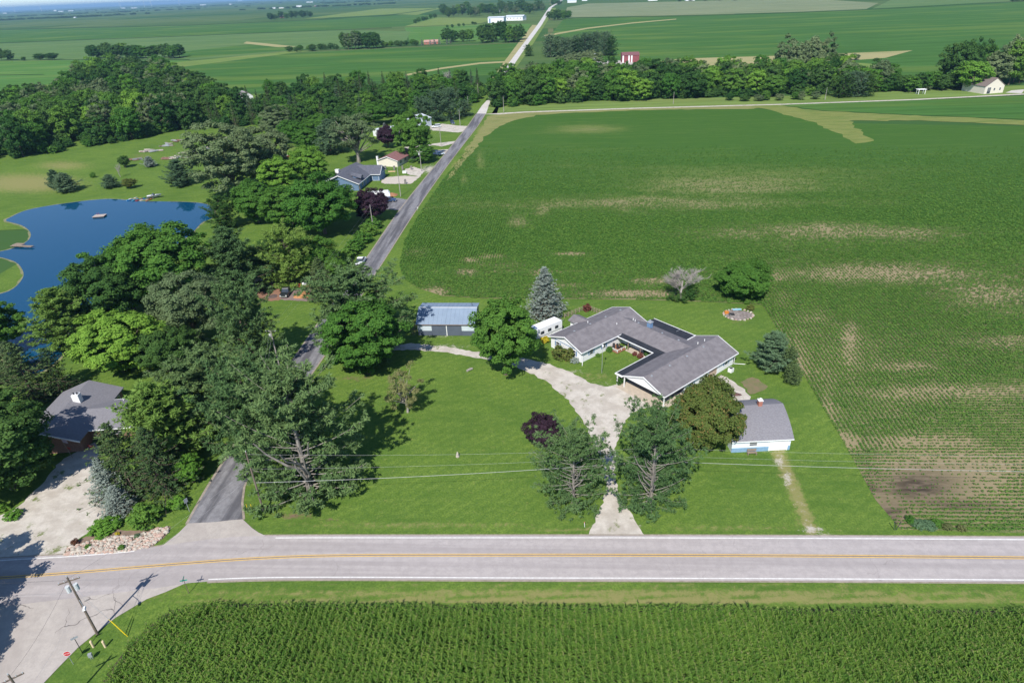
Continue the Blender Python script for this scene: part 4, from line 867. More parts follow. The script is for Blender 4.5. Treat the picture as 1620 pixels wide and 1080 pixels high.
def roof_gable(parent, m, x0, x1, y0, y1, ze, zr, axis='x', ov=.0, th=.16, name='roof'):
    """two sloping slabs with thickness; ridge along axis"""
    mb = MB()
    if axis == 'x':
        ym = (y0 + y1) / 2
        for a in (y0, y1): mb.hull8([(x0,a,ze-th),(x1,a,ze-th),(x1,ym,zr-th),(x0,ym,zr-th)], [(x0,a,ze),(x1,a,ze),(x1,ym,zr),(x0,ym,zr)])
    else:
        xm = (x0 + x1) / 2
        for a in (x0, x1): mb.hull8([(a,y0,ze-th),(a,y1,ze-th),(xm,y1,zr-th),(xm,y0,zr-th)], [(a,y0,ze),(a,y1,ze),(xm,y1,zr),(xm,y0,zr)])
    return mb.build(name, m, parent)
def gable_walls(parent, m, x0, x1, y0, y1, ze, zr, axis='x', name='wall'):
    mb = MB()
    if axis == 'x': mb.prism([(y0,0),(y1,0),(y1,ze),((y0+y1)/2,zr),(y0,ze)], 'x', x0, x1)
    else: mb.prism([(x0,0),(x1,0),(x1,ze),((x0+x1)/2,zr),(x0,ze)], 'y', y0, y1)
    return mb.build(name, m, parent)
def rake(parent, m, x, y0, y1, ze, zr, name='fascia', axis='x', w_=.22, t_=.05):
    """barge board along a gable: at x (axis x) between y0..y1"""
    mb = MB(); ym = (y0 + y1) / 2
    for a in (y0, y1):
        lo = [(x-t_, a, ze-w_), (x+t_, a, ze-w_), (x+t_, ym, zr-w_), (x-t_, ym, zr-w_)]; hi = [(p[0], p[1], p[2]+w_+.03) for p in lo]
        if axis == 'y': lo = [(p[1], p[0], p[2]) for p in lo]; hi = [(p[1], p[0], p[2]) for p in hi]
        mb.hull8(lo, hi)
    return mb.build(name, m, parent)
def opening(parent, face, c, u, z, w, h, frame=TRIMW, pane=GLASS, shutter=None, name='window', sub='pane', mull=True):
    """window or door on a wall: face 'x-','x+','y-','y+', c wall plane, u centre along the wall, z centre"""
    s = -1 if face[1] == '-' else 1
    def bx(mb, a0, a1, d0, d1, z0, z1):
        d0, d1 = sorted((c + s*d0, c + s*d1))
        return mb.box(d0, d1, a0, a1, z0, z1) if face[0] == 'x' else mb.box(a0, a1, d0, d1, z0, z1)
    f = .07; mb = MB(); bx(mb, u-w/2-f, u-w/2, -.02, .06, z-h/2-f, z+h/2+f); bx(mb, u+w/2, u+w/2+f, -.02, .06, z-h/2-f, z+h/2+f); bx(mb, u-w/2, u+w/2, -.02, .06, z+h/2, z+h/2+f); bx(mb, u-w/2, u+w/2, -.02, .08, z-h/2-f, z-h/2)
    if mull: bx(mb, u-w/2, u+w/2, .02, .05, z-.03, z+.03)
    o = mb.build(name, frame, parent); bx(MB_ := MB(), u-w/2, u+w/2, -.01, .025, z-h/2, z+h/2); MB_.build(sub, pane, o)
    if shutter:
        for k in (-1, 1): bx(q := MB(), u+k*(w/2+f+.2)-.16, u+k*(w/2+f+.2)+.16, -.01, .05, z-h/2, z+h/2); q.build('shutter', shutter, parent)
    return o
def part_box(parent, name, m, *b): return MB().box(*b).build(name, m, parent)

# ---- the U-shaped ranch house
HO = at(867, 531, 2.7); HR = R(38.5)
H = empty('ranch_house', (HO.x, HO.y, 0), HR, 'white U-shaped ranch house with grey shingle roof, blue shutters and carport', 'house')
ew = .45
gable_walls(H, SIDING, .45, 19.7, -9.65, -.45, 2.5, 4.1); gable_walls(H, SIDING, 12.9, 19.1, -24, -7, 2.5, 3.7, 'y'); gable_walls(H, SIDING, 6.2, 22.1, -30.85, -21.95, 2.5, 4.3)
MB().prism([(-31.25,2.35),(-21.55,2.35),(-21.55,2.5),(-26.4,4.42),(-31.25,2.5)], 'x', -.15, .05).build('gable_wall', SIDING, H)
roof_gable(H, SHING, -.05, 20.2, -10.12, 0, 2.65, 4.42); roof_gable(H, SHING, 12.3, 19.7, -26.3, -5.1, 2.72, 4.02, 'y'); roof_gable(H, SHING, -.45, 22.65, -31.4, -21.4, 2.65, 4.62)
for x_, y0, y1, zr in ((-.08, -10.14, .02, 4.42), (20.23, -10.14, .02, 4.42), (-.48, -31.42, -21.38, 4.62), (22.68, -31.42, -21.38, 4.62)): rake(H, TRIMW, x_, y0, y1, 2.65, zr)
for b in ((-.05,20.2,-10.24,-10.13,2.48,2.64), (-.05,20.2,.01,.12,2.48,2.64), (-.45,22.65,-31.53,-31.41,2.48,2.64)): part_box(H, 'gutter', TRIMW, *b)
for b in ((.3,11.2,-9.70,-9.66,2.18,2.5), (5.9,22.1,-30.9,-30.86,2.18,2.5), (.40,.44,-9.6,-.5,2.36,2.5)): part_box(H, 'frieze', BLUE, *b)
for x0, x1, y0, y1, z0, z1 in ((10.75,12.75,-21.45,-10.1,2.52,2.74),):
    MB().hull8([(x0,y0,z0-.14),(x1,y0,z1-.14),(x1,y1,z1-.14),(x0,y1,z0-.14)], [(x0,y0,z0),(x1,y0,z1),(x1,y1,z1),(x0,y1,z0)]).build('porch_roof', MEMB, H)
MB().hull8([(-.5,-21.45,2.5),(12.75,-21.45,2.5),(12.75,-19.8,2.36),(-.5,-19.8,2.36)], [(-.5,-21.45,2.68),(12.75,-21.45,2.68),(12.75,-19.8,2.5),(-.5,-19.8,2.5)]).build('porch_roof', MEMB, H)
MB().hull8([(19.2,-21.2,2.64),(22.6,-21.2,2.4),(22.6,-10.2,2.4),(19.2,-10.2,2.64)], [(19.2,-21.2,2.79),(22.6,-21.2,2.55),(22.6,-10.2,2.55),(19.2,-10.2,2.79)]).build('patio_roof', MEMB, H)
for b in ((10.62,10.74,-19.75,-10.15,2.36,2.56), (-.62,10.70,-19.78,-19.66,2.30,2.54), (22.61,22.74,-21.2,-10.1,2.36,2.6), (19.6,22.6,-21.34,-21.22,2.36,2.78), (-.63,-.52,-21.5,-19.8,2.3,2.7)): part_box(H, 'porch_fascia', TRIMW, *b)
part_box(H, 'patio_joint', STEEL, 19.4, 22.6, -17.42, -17.36, 2.60, 2.66)
for x_, y_ in ((11.0,-12.9), (11.0,-16.2), (11.0,-19.2)): part_box(H, 'porch_post', WOODB, x_-.08, x_+.08, y_-.08, y_+.08, .1, 2.4)
for x_, y_ in ((-.1,-31.15), (-.1,-21.7), (-.3,-20.1), (4.5,-20.1), (8.6,-20.1), (22.3,-10.5), (22.3,-15.6), (22.3,-20.9)): part_box(H, 'carport_post', TRIMW, x_-.09, x_+.09, y_-.09, y_+.09, .05, 2.45)
part_box(H, 'carport_slab', CONCB, -1.2, 6.2, -31.6, -20.6, -.1, .09); part_box(H, 'porch_slab', CONCB, 10.7, 12.9, -21.5, -12.4, -.1, .12)
part_box(H, 'carport_beam', TRIMW, -.2, 6.2, -31.2, -31.05, 2.2, 2.45); part_box(H, 'carport_wall', BLUEW, 6.1, 6.19, -30.8, -22, .1, 2.4)
for u in (-2.6, -7.4): opening(H, 'x-', .45, u, 1.5, .95, 1.15, shutter=BLUE)
for u in (3.3, 7.1): opening(H, 'y-', -9.65, u, 1.5, .9, 1.1, shutter=BLUE)
for u in (8.4, 19.6): opening(H, 'y-', -30.85, u, 1.5, 1.1, 1.0, shutter=BLUE)
opening(H, 'y-', -30.85, 13.0, 1.2, .7, .9); opening(H, 'x-', 12.9, -15.0, 1.4, 1.4, 1.1); opening(H, 'x-', 12.9, -18.5, 1.4, 1.4, 1.1); opening(H, 'x-', 12.9, -11.4, 1.1, .9, 2.0, pane=BLUE, name='door', sub='panel', mull=False)
opening(H, 'y-', -30.85, 15.2, 1.15, 2.6, 2.1, TRIMW, TANP, None, 'garage_door', 'panel', False)
opening(H, 'x+', 22.1, -26.4, 1.3, 1.2, 1.1); opening(H, 'x+', 19.7, -5, 1.3, 1.2, 1.1)
ch = part_box(H, 'chimney', BLUE, 16.6, 17.5, -13.9, -13.0, 3.4, 4.85); MB().box(16.5, 17.6, -14.0, -12.9, 4.86, 5.0).tube([(17.05,-13.45,5.0),(17.05,-13.45,5.4)], .2, 8).build('cap', STEEL, ch)
def vents(parent, lst, m=STEEL):
    for x_, y_, z_ in lst: part_box(parent, 'roof_vent', m, x_-.17, x_+.17, y_-.17, y_+.17, z_-.1, z_+.16)
vents(H, [(u, -4.5, 4.22) for u in (3.4, 8.2, 13, 17.8)] + [(16.5, y_, 3.85) for y_ in (-10.8, -17.2, -21.4)] + [(u, -27.0, 4.38) for u in (1.2, 6.5, 11.7, 17)])
for x_, y_, z_ in ((16.9,-9.0,3.75), (16.6,-9.8,3.85), (17.5,-25.3,4.2), (19.3,-25.6,4.3), (13.2,-7.6,3.5), (9.0,-3.0,3.7)): MB().tube([(x_,y_,z_-.1),(x_,y_,z_+.45)], .09, 6).build('vent_pipe', TRIMW, H)
gable_walls(H, SIDING, 8.9, 11.8, .0, 2.3, 2.3, 3.0, 'y', 'bay_wall'); roof_gable(H, SHING, 8.5, 12.2, -2.0, 2.7, 2.45, 3.3, 'y', name='bay_roof')
for p in ([(.6,-9.8,2.5),(.55,-9.85,.15),(-.3,-10.6,.05)], [(22.2,-31.1,2.5),(22.2,-31.0,.2),(23.8,-32.6,.08)], [(22.7,-14.4,2.45),(24.6,-13.9,.1)]): MB().tube(p, .07, 5).build('downspout', TRIMW, H)
# deck with railing beside the porch
part_box(H, 'deck', DECK, 8.4, 11.0, -12.3, -9.75, .1, .42)
for b in ((8.4,8.46,-12.3,-9.8,.85,.95), (8.4,11,-12.32,-12.26,.85,.95), (8.4,8.46,-12.3,-9.8,.6,.66)): part_box(H, 'deck_rail', TRIMW, *b)
for x_, y_ in ((8.43,-12.27), (8.43,-11), (8.43,-9.9), (9.7,-12.27), (10.9,-12.27)): part_box(H, 'rail_post', TRIMW, x_-.05, x_+.05, y_-.05, y_+.05, .4, 1.0)
def loc(o, x, y, z=0): return Matrix.Rotation(o.rotation_euler.z, 4, 'Z') @ Vector((x, y, z)) + o.location
def chair(p, rz, label, m=DARK, group=None, s=1.0):
    e = empty('garden_chair', p, rz, label, 'chair', group); e.scale = (s, s, s)
    part_box(e, 'seat', m, -.28, .28, -.28, .28, .38, .46); MB().hull8([(-.28,.26,.46),(.28,.26,.46),(.28,.34,.46),(-.28,.34,.46)], [(-.26,.42,1.1),(.26,.42,1.1),(.26,.48,1.1),(-.26,.48,1.1)]).build('backrest', m, e)
    for x_ in (-.25, .25):
        for y_ in (-.25, .25): part_box(e, 'leg', m, x_-.03, x_+.03, y_-.03, y_+.03, 0, .38)
    return e
for i, (x_, y_) in enumerate(((9.0,-10.6), (9.6,-11.4), (10.4,-11.6))): chair(loc(H, x_, y_, .42), HR + R((-60, -20, 30)[i]), 'dark patio chair, %s on the wooden deck' % ('leftmost', 'middle', 'rightmost')[i], group='chairs on the deck')
e = empty('air_conditioner', loc(H, 19.4, -32.2), HR, 'white air conditioner on the grass behind the ranch house', 'air conditioner'); part_box(e, 'cabinet', TRIMW, -.45, .45, -.4, .4, 0, .8); MB().tube([(0,0,.81),(0,0,.86)], .33, 12).build('fan_grille', DARK, e)
# flag pole
e = empty('flagpole', at(952, 590), 0, 'thin pale pole standing on the courtyard lawn', 'pole'); MB().tube([(0,0,0),(0,0,6.1)], [.05,.03], 6).build('shaft', STEEL, e); part_box(e, 'bird_house', TRIMW, -.16, .16, -.16, .16, 6.1, 6.4)

# ---- bow-roofed garage
GO = Vector((35.0, 82.2, 0)); g = empty('garage', GO, R(.6), 'garage with curved grey shingle roof and wide white door', 'garage')
prof = [(-.4 + 5.75 * f_, 2.45 + 3.0 * f_ + .42 * math.sin(math.pi * f_ ** .9)) for f_ in np.linspace(0, 1, 9)]
prof = [(float(a), float(b)) for a, b in prof]; prof = prof + [(10.7 - a, b) for a, b in prof[-2::-1]]
wallp = [(0, 0), (10.7, 0)] + [(10.7 if a > 10.7 else a, b - .2) for a, b in prof[::-1] if 0 <= a <= 10.7]
MB().prism([(0,0),(10.7,0),(10.7,2.4)] + [(a, b - .22) for a, b in prof[::-1] if .2 < a < 10.5] + [(0,2.4)], 'x', .15, 9.75).build('wall', mat('garage_white', (.72, .76, .79), (.66, .71, .75), 1, .6, .1, st=(1, 1, 8)), g)
mb = MB()
for (a, b), (c, d) in zip(prof, prof[1:]): mb.hull8([(-.1,a,b-.14),(10.0,a,b-.14),(10.0,c,d-.14),(-.1,c,d-.14)], [(-.1,a,b),(10.0,a,b),(10.0,c,d),(-.1,c,d)])
mb.build('roof', SHING2, g)
part_box(g, 'wainscot', mat('blue_wainscot', (.22, .36, .50), (.18, .31, .44), 2, .7), .15, 6.2, -.06, -.002, 0, .85); part_box(g, 'wainscot', mat('blue_wainscot', (.22, .36, .50)), 9.35, 9.75, -.06, -.002, 0, .85)
part_box(g, 'fascia', TRIMW, -.1, 10.0, -.46, -.41, 2.26, 2.44)
for k in range(4): part_box(g, 'door_panel', TRIMW, 6.45, 9.15, -.075, -.005, .05 + k*.525, .05 + k*.525 + .505)
for b in ((6.25,6.44,-.1,0,0,2.3), (9.16,9.34,-.1,0,0,2.3), (6.25,9.34,-.1,0,2.16,2.32)): part_box(g, 'door_frame', TRIMW, *b)
opening(g, 'y-', 0, 3.6, 1.6, 1.2, .7)
c = part_box(g, 'chimney', BRICKM, 5.7, 6.35, 5.0, 5.65, 5.2, 6.35); MB().box(5.62, 6.43, 4.92, 5.73, 6.36, 6.46).tube([(6.02,5.32,6.46),(6.02,5.32,6.75)], .18, 8).build('cap', TRIMW, c)
e = empty('bench', GO + Vector((3.3, -.75, 0)), R(.6), 'grey wooden bench in front of the garage wall', 'bench')
for k in range(3): part_box(e, 'seat_slat', WOODB, -.75, .75, -.22 + k*.16, -.09 + k*.16, .42, .46)
for k in range(3): part_box(e, 'back_slat', WOODB, -.75, .75, .27, .31, .55 + k*.16, .67 + k*.16)
for x_ in (-.68, .68): part_box(e, 'leg', WOODB, x_-.05, x_+.05, -.22, .3, 0, .41)

# ---- blue metal barn
BO = at(661.5, 530.5); bd_ = at(748, 531) - BO; b = empty('metal_barn', BO, math.atan2(bd_.y, bd_.x), 'blue metal barn with two dark sliding doors', 'barn'); BL = 13.1
bp = [(-.35,3.0),(4.0,5.1),(8.1,4.3)]
MB().prism([(0,0),(8,0),(8,4.15),(4.0,4.93),(0,2.98)], 'x', .1, BL-.1).build('wall', BLUEW, b)
for (a0, z0), (a1, z1) in zip(bp, bp[1:]):
    n_ = 14
    for k in range(n_):
        x0, x1 = -.2 + k*(BL+.4)/n_, -.2 + (k+1)*(BL+.4)/n_ - .03
        MB().hull8([(x0,a0,z0-.08),(x1,a0,z0-.08),(x1,a1,z1-.08),(x0,a1,z1-.08)], [(x0,a0,z0),(x1,a0,z0),(x1,a1,z1),(x0,a1,z1)]).build('roof_panel', BLUEROOF, b)
    MB().hull8([(-.15,a0+.02,z0-.12),(BL+.15,a0+.02,z0-.12),(BL+.15,a1,z1-.12),(-.15,a1,z1-.12)], [(-.15,a0+.02,z0-.05),(BL+.15,a0+.02,z0-.05),(BL+.15,a1,z1-.05),(-.15,a1,z1-.05)]).build('roof_deck', BLUEROOF, b)
part_box(b, 'ridge_cap', TRIMW, -.2, BL+.2, 3.92, 4.08, 5.09, 5.15); part_box(b, 'eave_rail', mat('rust_rail', (.22, .15, .11)), -.1, BL+.1, -.42, -.36, 2.82, 2.97)
for x0, x1 in ((3.35,6.62), (6.78,10.05)): part_box(b, 'sliding_door', BLUEW, x0, x1, -.14, -.04, .1, 2.78)
part_box(b, 'door_post', TRIMW, 6.62, 6.78, -.16, -.02, .05, 2.8)
for x0, x1 in ((.12,3.3), (10.1,BL-.12)): part_box(b, 'upper_siding', PALEW, x0, x1, -.05, -.005, 1.25, 2.8)
MB().tube([(BL-1.2,5.6,4.7),(BL-1.2,5.6,5.5),(BL-1.0,5.6,5.7)], .07, 6).build('flue', DARK, b)

# ---- house at the left with crossing gables
L = empty('grey_house', (-81.2, 97.5, 0), R(4), 'low house with grey hip roof and white chimney among the spruces', 'house')
gable_walls(L, mat('brick_brown', (.26, .15, .11), (.20, .11, .085), 4, .9, .3), -5.2, 5.2, -7.8, 8.0, 2.5, 4.3, 'y'); roof_gable(L, SHING2, -5.9, 5.6, -8.6, 8.6, 2.65, 4.85, 'y')
gable_walls(L, mat('brick_brown', (.26, .15, .11)), -1, 14.5, -4.6, 3.6, 2.5, 3.6); roof_gable(L, SHING2, -.4, 15.2, -5.4, 4.3, 2.62, 4.05)
for b_ in ((-.4,15.2,-5.52,-5.41,2.46,2.62), (5.2,15.2,4.31,4.41,2.46,2.62)): part_box(L, 'gutter', TRIMW, *b_)
rake(L, TRIMW, -8.63, -5.92, 5.62, 2.65, 4.85, axis='y')
c = part_box(L, 'chimney', TRIMW, .3, 1.5, 1.4, 2.5, 3.8, 5.9)
for k in (.6, 1.2): MB().tube([(k,1.95,5.9),(k,1.95,6.2)], .16, 8).build('flue', DARK, c)
for x_, y_, z_ in ((-2.4,-1.6,4.0), (8.7,-1.4,4.0)): q = MB().tube([(x_,y_,z_-.4),(x_-.05,y_,z_+.9)], .1, 6).build('stove_pipe', DARK, L); MB().tube([(x_,y_,z_-.3),(x_,y_,z_+.02)], [.38,.14], 8).build('flashing', TRIMW, q)
MB().tube([(8.0,3.2,2.9),(8.0,3.2,3.4)], .08, 6).build('vent_pipe', TRIMW, L)
opening(L, 'y-', -4.6, 3.2, 1.3, 1.6, 1.2); opening(L, 'y-', -4.6, 6.5, 1.1, .9, 2.0, name='door', sub='panel', pane=BRICKM, mull=False); opening(L, 'y-', -4.6, 9.6, 1.4, 1.6, 1.0); opening(L, 'y-', -7.8, -2.2, 1.3, 2.4, 2.0, pane=TRIMW, name='garage_door', sub='panel', mull=False); opening(L, 'x+', 5.2, 6.2, 1.4, 1.4, 1.1)
LP_ = loc(L, 5.8, -8.3)
for i, (x_, y_) in enumerate(((2.8,-7.4), (6.2,-7.2))): chair(loc(L, x_, y_), R(170), 'red garden chair in the shade, %s of two by the grey house' % ('left', 'right')[i], mat('red_plastic', (.55, .05, .05), (.45, .04, .04), 2, .5), 'red chairs by the grey house')
fp = empty('flag_post', at(115, 724), 0, 'slanted flag post in front of the grey house', 'flagpole'); MB().tube([(0,0,0),(-.5,0,4.2)], .04, 6).build('shaft', WOODB, fp); MB().hull8([(-.42,-.02,3.4),(.4,-.02,3.1),(.4,.02,3.1),(-.42,.02,3.4)], [(-.5,-.02,4.1),(.3,-.02,3.8),(.3,.02,3.8),(-.5,.02,4.1)]).build('flag', mat('faded_flag', (.55, .45, .45), (.25, .22, .35), 6), fp)

# ---- blue house
BHm = mat('blue_siding', (.13, .20, .30), (.11, .175, .265), .8, .7, .1, st=(1, 1, 8)); c0 = at(569, 302); q = empty('blue_house', c0, R(-8), 'blue sided house with dark roof, small dormer and garage', 'house')
gable_walls(q, BHm, -15.6, -.3, .4, 21.4, 2.8, 5.75, 'y'); roof_gable(q, SHING3, -16.2, .2, -.3, 22, 2.78, 6.1, 'y'); rake(q, TRIMW, -.33, -16.22, .22, 2.78, 6.1, axis='y')
gable_walls(q, BHm, -2, 3.8, 14.9, 22.6, 2.8, 5.1); roof_gable(q, SHING3, -7.2, 4.3, 14.3, 23.2, 2.82, 5.6); rake(q, TRIMW, 4.33, 14.28, 23.22, 2.82, 5.6); part_box(q, 'gutter', TRIMW, .2, 4.3, 14.18, 14.29, 2.6, 2.8); part_box(q, 'gutter', TRIMW, .21, .32, -.3, 14.2, 2.58, 2.76)
MB().prism([(-.3,4.0),(-3.6,5.1),(-3.6,4.0)], 'y', 4.2, 6.6).build('dormer_body', BHm, q); MB().hull8([(-.1,3.6,3.95),(-4.4,3.9,5.2),(-4.4,5.4,5.9),(-.1,5.4,5.1)], [(-.1,7.2,3.95),(-4.4,6.9,5.2),(-4.4,5.45,5.9),(-.1,5.45,5.1)]).build('dormer_roof', SHING3, q)
for u in (-3.4, -11): opening(q, 'y-', .4, u, 1.5, 1.0, 1.3)
opening(q, 'x+', -.3, 5.2, 1.5, 1.6, 1.2); opening(q, 'x+', -.3, 9.2, 1.1, 1.0, 2.0, pane=WOODB, name='door', sub='panel', mull=False); opening(q, 'x+', 3.8, 18.7, 1.25, 5.0, 2.3, TRIMW, BHm, None, 'garage_door', 'panel', False); opening(q, 'y-', 14.9, 2.0, 1.2, 2.6, 2.0, TRIMW, BHm, None, 'side_door', 'panel', False)
for y_ in (.6, 4.5, 8.5, 12.5): part_box(q, 'porch_post', WOODB, -.05, .11, y_-.08, y_+.08, 0, 2.6)
c = part_box(q, 'chimney', TRIMW, -13.2, -11.8, 10.6, 11.8, 3.0, 5.6); part_box(c, 'cap', TRIMW, -13.3, -11.7, 10.5, 11.9, 5.61, 5.75)
# ---- tan house with the red roof
TANS = mat('cream_siding', (.68, .62, .52), (.62, .57, .48), .8, .7, .1, st=(1, 1, 8)); c0 = at(599, 263); d0 = at(629.5, 264.3) - c0; q = empty('tan_house', c0, math.atan2(d0.y, d0.x), 'cream house with maroon shingle roof beside the lane', 'house')
W_ = d0.length; gable_walls(q, TANS, .2, W_-.1, 0, 17.5, 2.7, 4.1, 'y'); roof_gable(q, SHINGR, -.5, W_+.5, -.5, 18.1, 2.75, 4.5, 'y'); rake(q, TRIMW, -.53, -.52, W_+.52, 2.75, 4.5, axis='y')
c = part_box(q, 'chimney', TRIMW, -.5, .25, -.3, .5, 0, 4.5); part_box(c, 'cap', DARK, -.4, .15, -.2, .4, 4.51, 4.6)
for u in (3.5, 8, 13): opening(q, 'x+', W_-.1, u, 1.5, 1.4, 1.2, shutter=BLUEW)
# ---- further houses and sheds, each with walls, roof, openings
def shed(name, label, cat, x0y0, x1y1, depth, wh, rh, wm, rm, wins=0, door=None, ridge='x', group=None, strips=None):
    a, b_ = at(*x0y0), at(*x1y1); d = b_ - a; W = d.length; e = empty(name, a, math.atan2(d.y, d.x), label, cat, group); o = max(.3, W * .02)
    gable_walls(e, wm, 0, W, 0, depth, wh, wh + rh * .94, ridge); roof_gable(e, rm, -o, W + o, -o, depth + o, wh + .02, wh + rh, ridge, th=.2)
    for k in range(wins): opening(e, 'y-', 0, W * (k + .7) / (wins + .4), wh * .55, min(1.3, W * .08), wh * .32)
    if door: opening(e, 'y-', 0, W * door[0], wh * .42, door[1], wh * .8, TRIMW, door[2], None, 'door', 'panel', False)
    for k in strips or (): part_box(e, 'white_panel', TRIMW, W * k - W*.04, W * k + W*.04, -.12, -.02, 0, wh * .97)
    return e
PALW = None; WHT = mat('far_white', (.80, .80, .79), (.72, .72, .71), .3, .7); GRYR = mat('far_grey_roof', (.22, .20, .20), (.28, .26, .26), .5, .9); PALR = mat('pale_metal_roof', (.58, .62, .66), (.52, .56, .60), .5, .5); REDW = mat('barn_red', (.26, .075, .085), (.21, .06, .07), .5, .7)
shed('white_house', 'white gabled house with brown roof at the right edge of the belt', 'house', (1556,149.2), (1586,146.8), 17, 4.4, 4.6, TANS, mat('brown_roof', (.20, .16, .145)), 3, (.22, 2.4, GLASS), 'y')
shed('red_barn', 'dark red barn with two white door strips beyond the belt', 'barn', (984,99.5), (1011,98.5), 12, 6.5, 2.4, REDW, mat('barn_roof_maroon', (.20, .09, .095)), 0, None, 'x', None, (.06, .40, .56))
shed('white_shed', 'small white shed with pale roof left of the red barn', 'shed', (929,95.5), (941,95.2), 10, 4.2, 1.6, WHT, PALR, 0, (.5, 2.4, TRIMW))
shed('white_barn', 'long white farm shed left of the gravel road, nearer of two', 'barn', (772,36.8), (797,36), 26, 10.5, 2.0, WHT, PALR, 0, (.12, 3.5, PALW if False else BLUE))
shed('white_barn', 'long pale shed with low openings, right of the nearer white shed', 'barn', (799.5,33.4), (827,32.8), 22, 8.5, 3.2, WHT, PALR, 5)
shed('brick_house', 'low brick house with pinkish roof behind the pale spruces', 'house', (671,71), (693,70), 12, 3.4, 2.4, BRICKM, mat('pink_roof', (.46, .27, .22)), 4)
shed('white_farmhouse', 'white gabled building at the edge of the wood', 'house', (388,162.5), (402,160.8), 16, 4.2, 2.8, WHT, GRYR, 2, None, 'y')
shed('grey_workshop', 'pale metal workshop half hidden behind the tall maple', 'shed', (672,202), (683,199), 14, 4.6, 1.8, PALEW, PALR, 1)
shed('long_garage', 'low white building with pale roof behind the purple tree', 'garage', (604,219), (633,214), 10, 3.0, 1.6, WHT, PALR, 2)
for i, (x, y, wpx, hm, cm, lb) in enumerate([(446,28.8,6,7,REDW,'distant red barn among trees on the far field'), (730,14,7,7,WHT,'white farmhouse in the far grove'), (788,20,7,7,WHT,'pale roofed house in the far grove, nearer the road'), (905,5,14,8,WHT,'long white shed near the horizon beyond the gravel road'),
    (1033,2,14,10,WHT,'big white shed on the right horizon'), (1092,2,14,7,WHT,'long low shed on the right horizon'), (1225,0,16,7,WHT,'row shed at the far right horizon'), (925,2,8,8,WHT,'white house on the horizon right of the road'),
    (87,18.3,4,14,WHT,'tall white bin on the left horizon'), (96,19.3,8,8,WHT,'white farm shed on the left horizon, left of two'), (112,18.3,8,8,WHT,'white farm shed on the left horizon, right of two'), (8,22,6,8,WHT,'white shed at the far left edge'), (195,14,6,8,WHT,'left white farm building beneath the turbines'), (212,13.6,9,8,WHT,'right white farm building beneath the turbines'),
    (321,9.0,9,9,WHT,'white farm at the middle of the left horizon'), (365,8,4,9,WHT,'small white shed right of the middle farm'), (380,2.5,8,22,WHT,'tall pale elevator on the horizon'), (433,14.4,5,6,WHT,'white shed left of the far farm row'), (473,11.6,8,7,WHT,'white farm buildings in the far farm row'), (490,4.6,10,7,WHT,'upper white farm near the top edge'), (118,28.8,3,4,WHT,'lone white shed in the far left field'), (445,14,7,5,TANS,'tan house in the far farm row'), (500,11,5,6,REDW,'dark barn in the far farm row')]):
    hy_ = -19 - .043 * (x - 810)
    if y > hy_ + 1.2: shed('farm_building', lb, 'building', (x - wpx/2, y), (x + wpx/2, y - .043*wpx), 18, hm, hm*.5, cm, GRYR if cm is REDW else PALR)

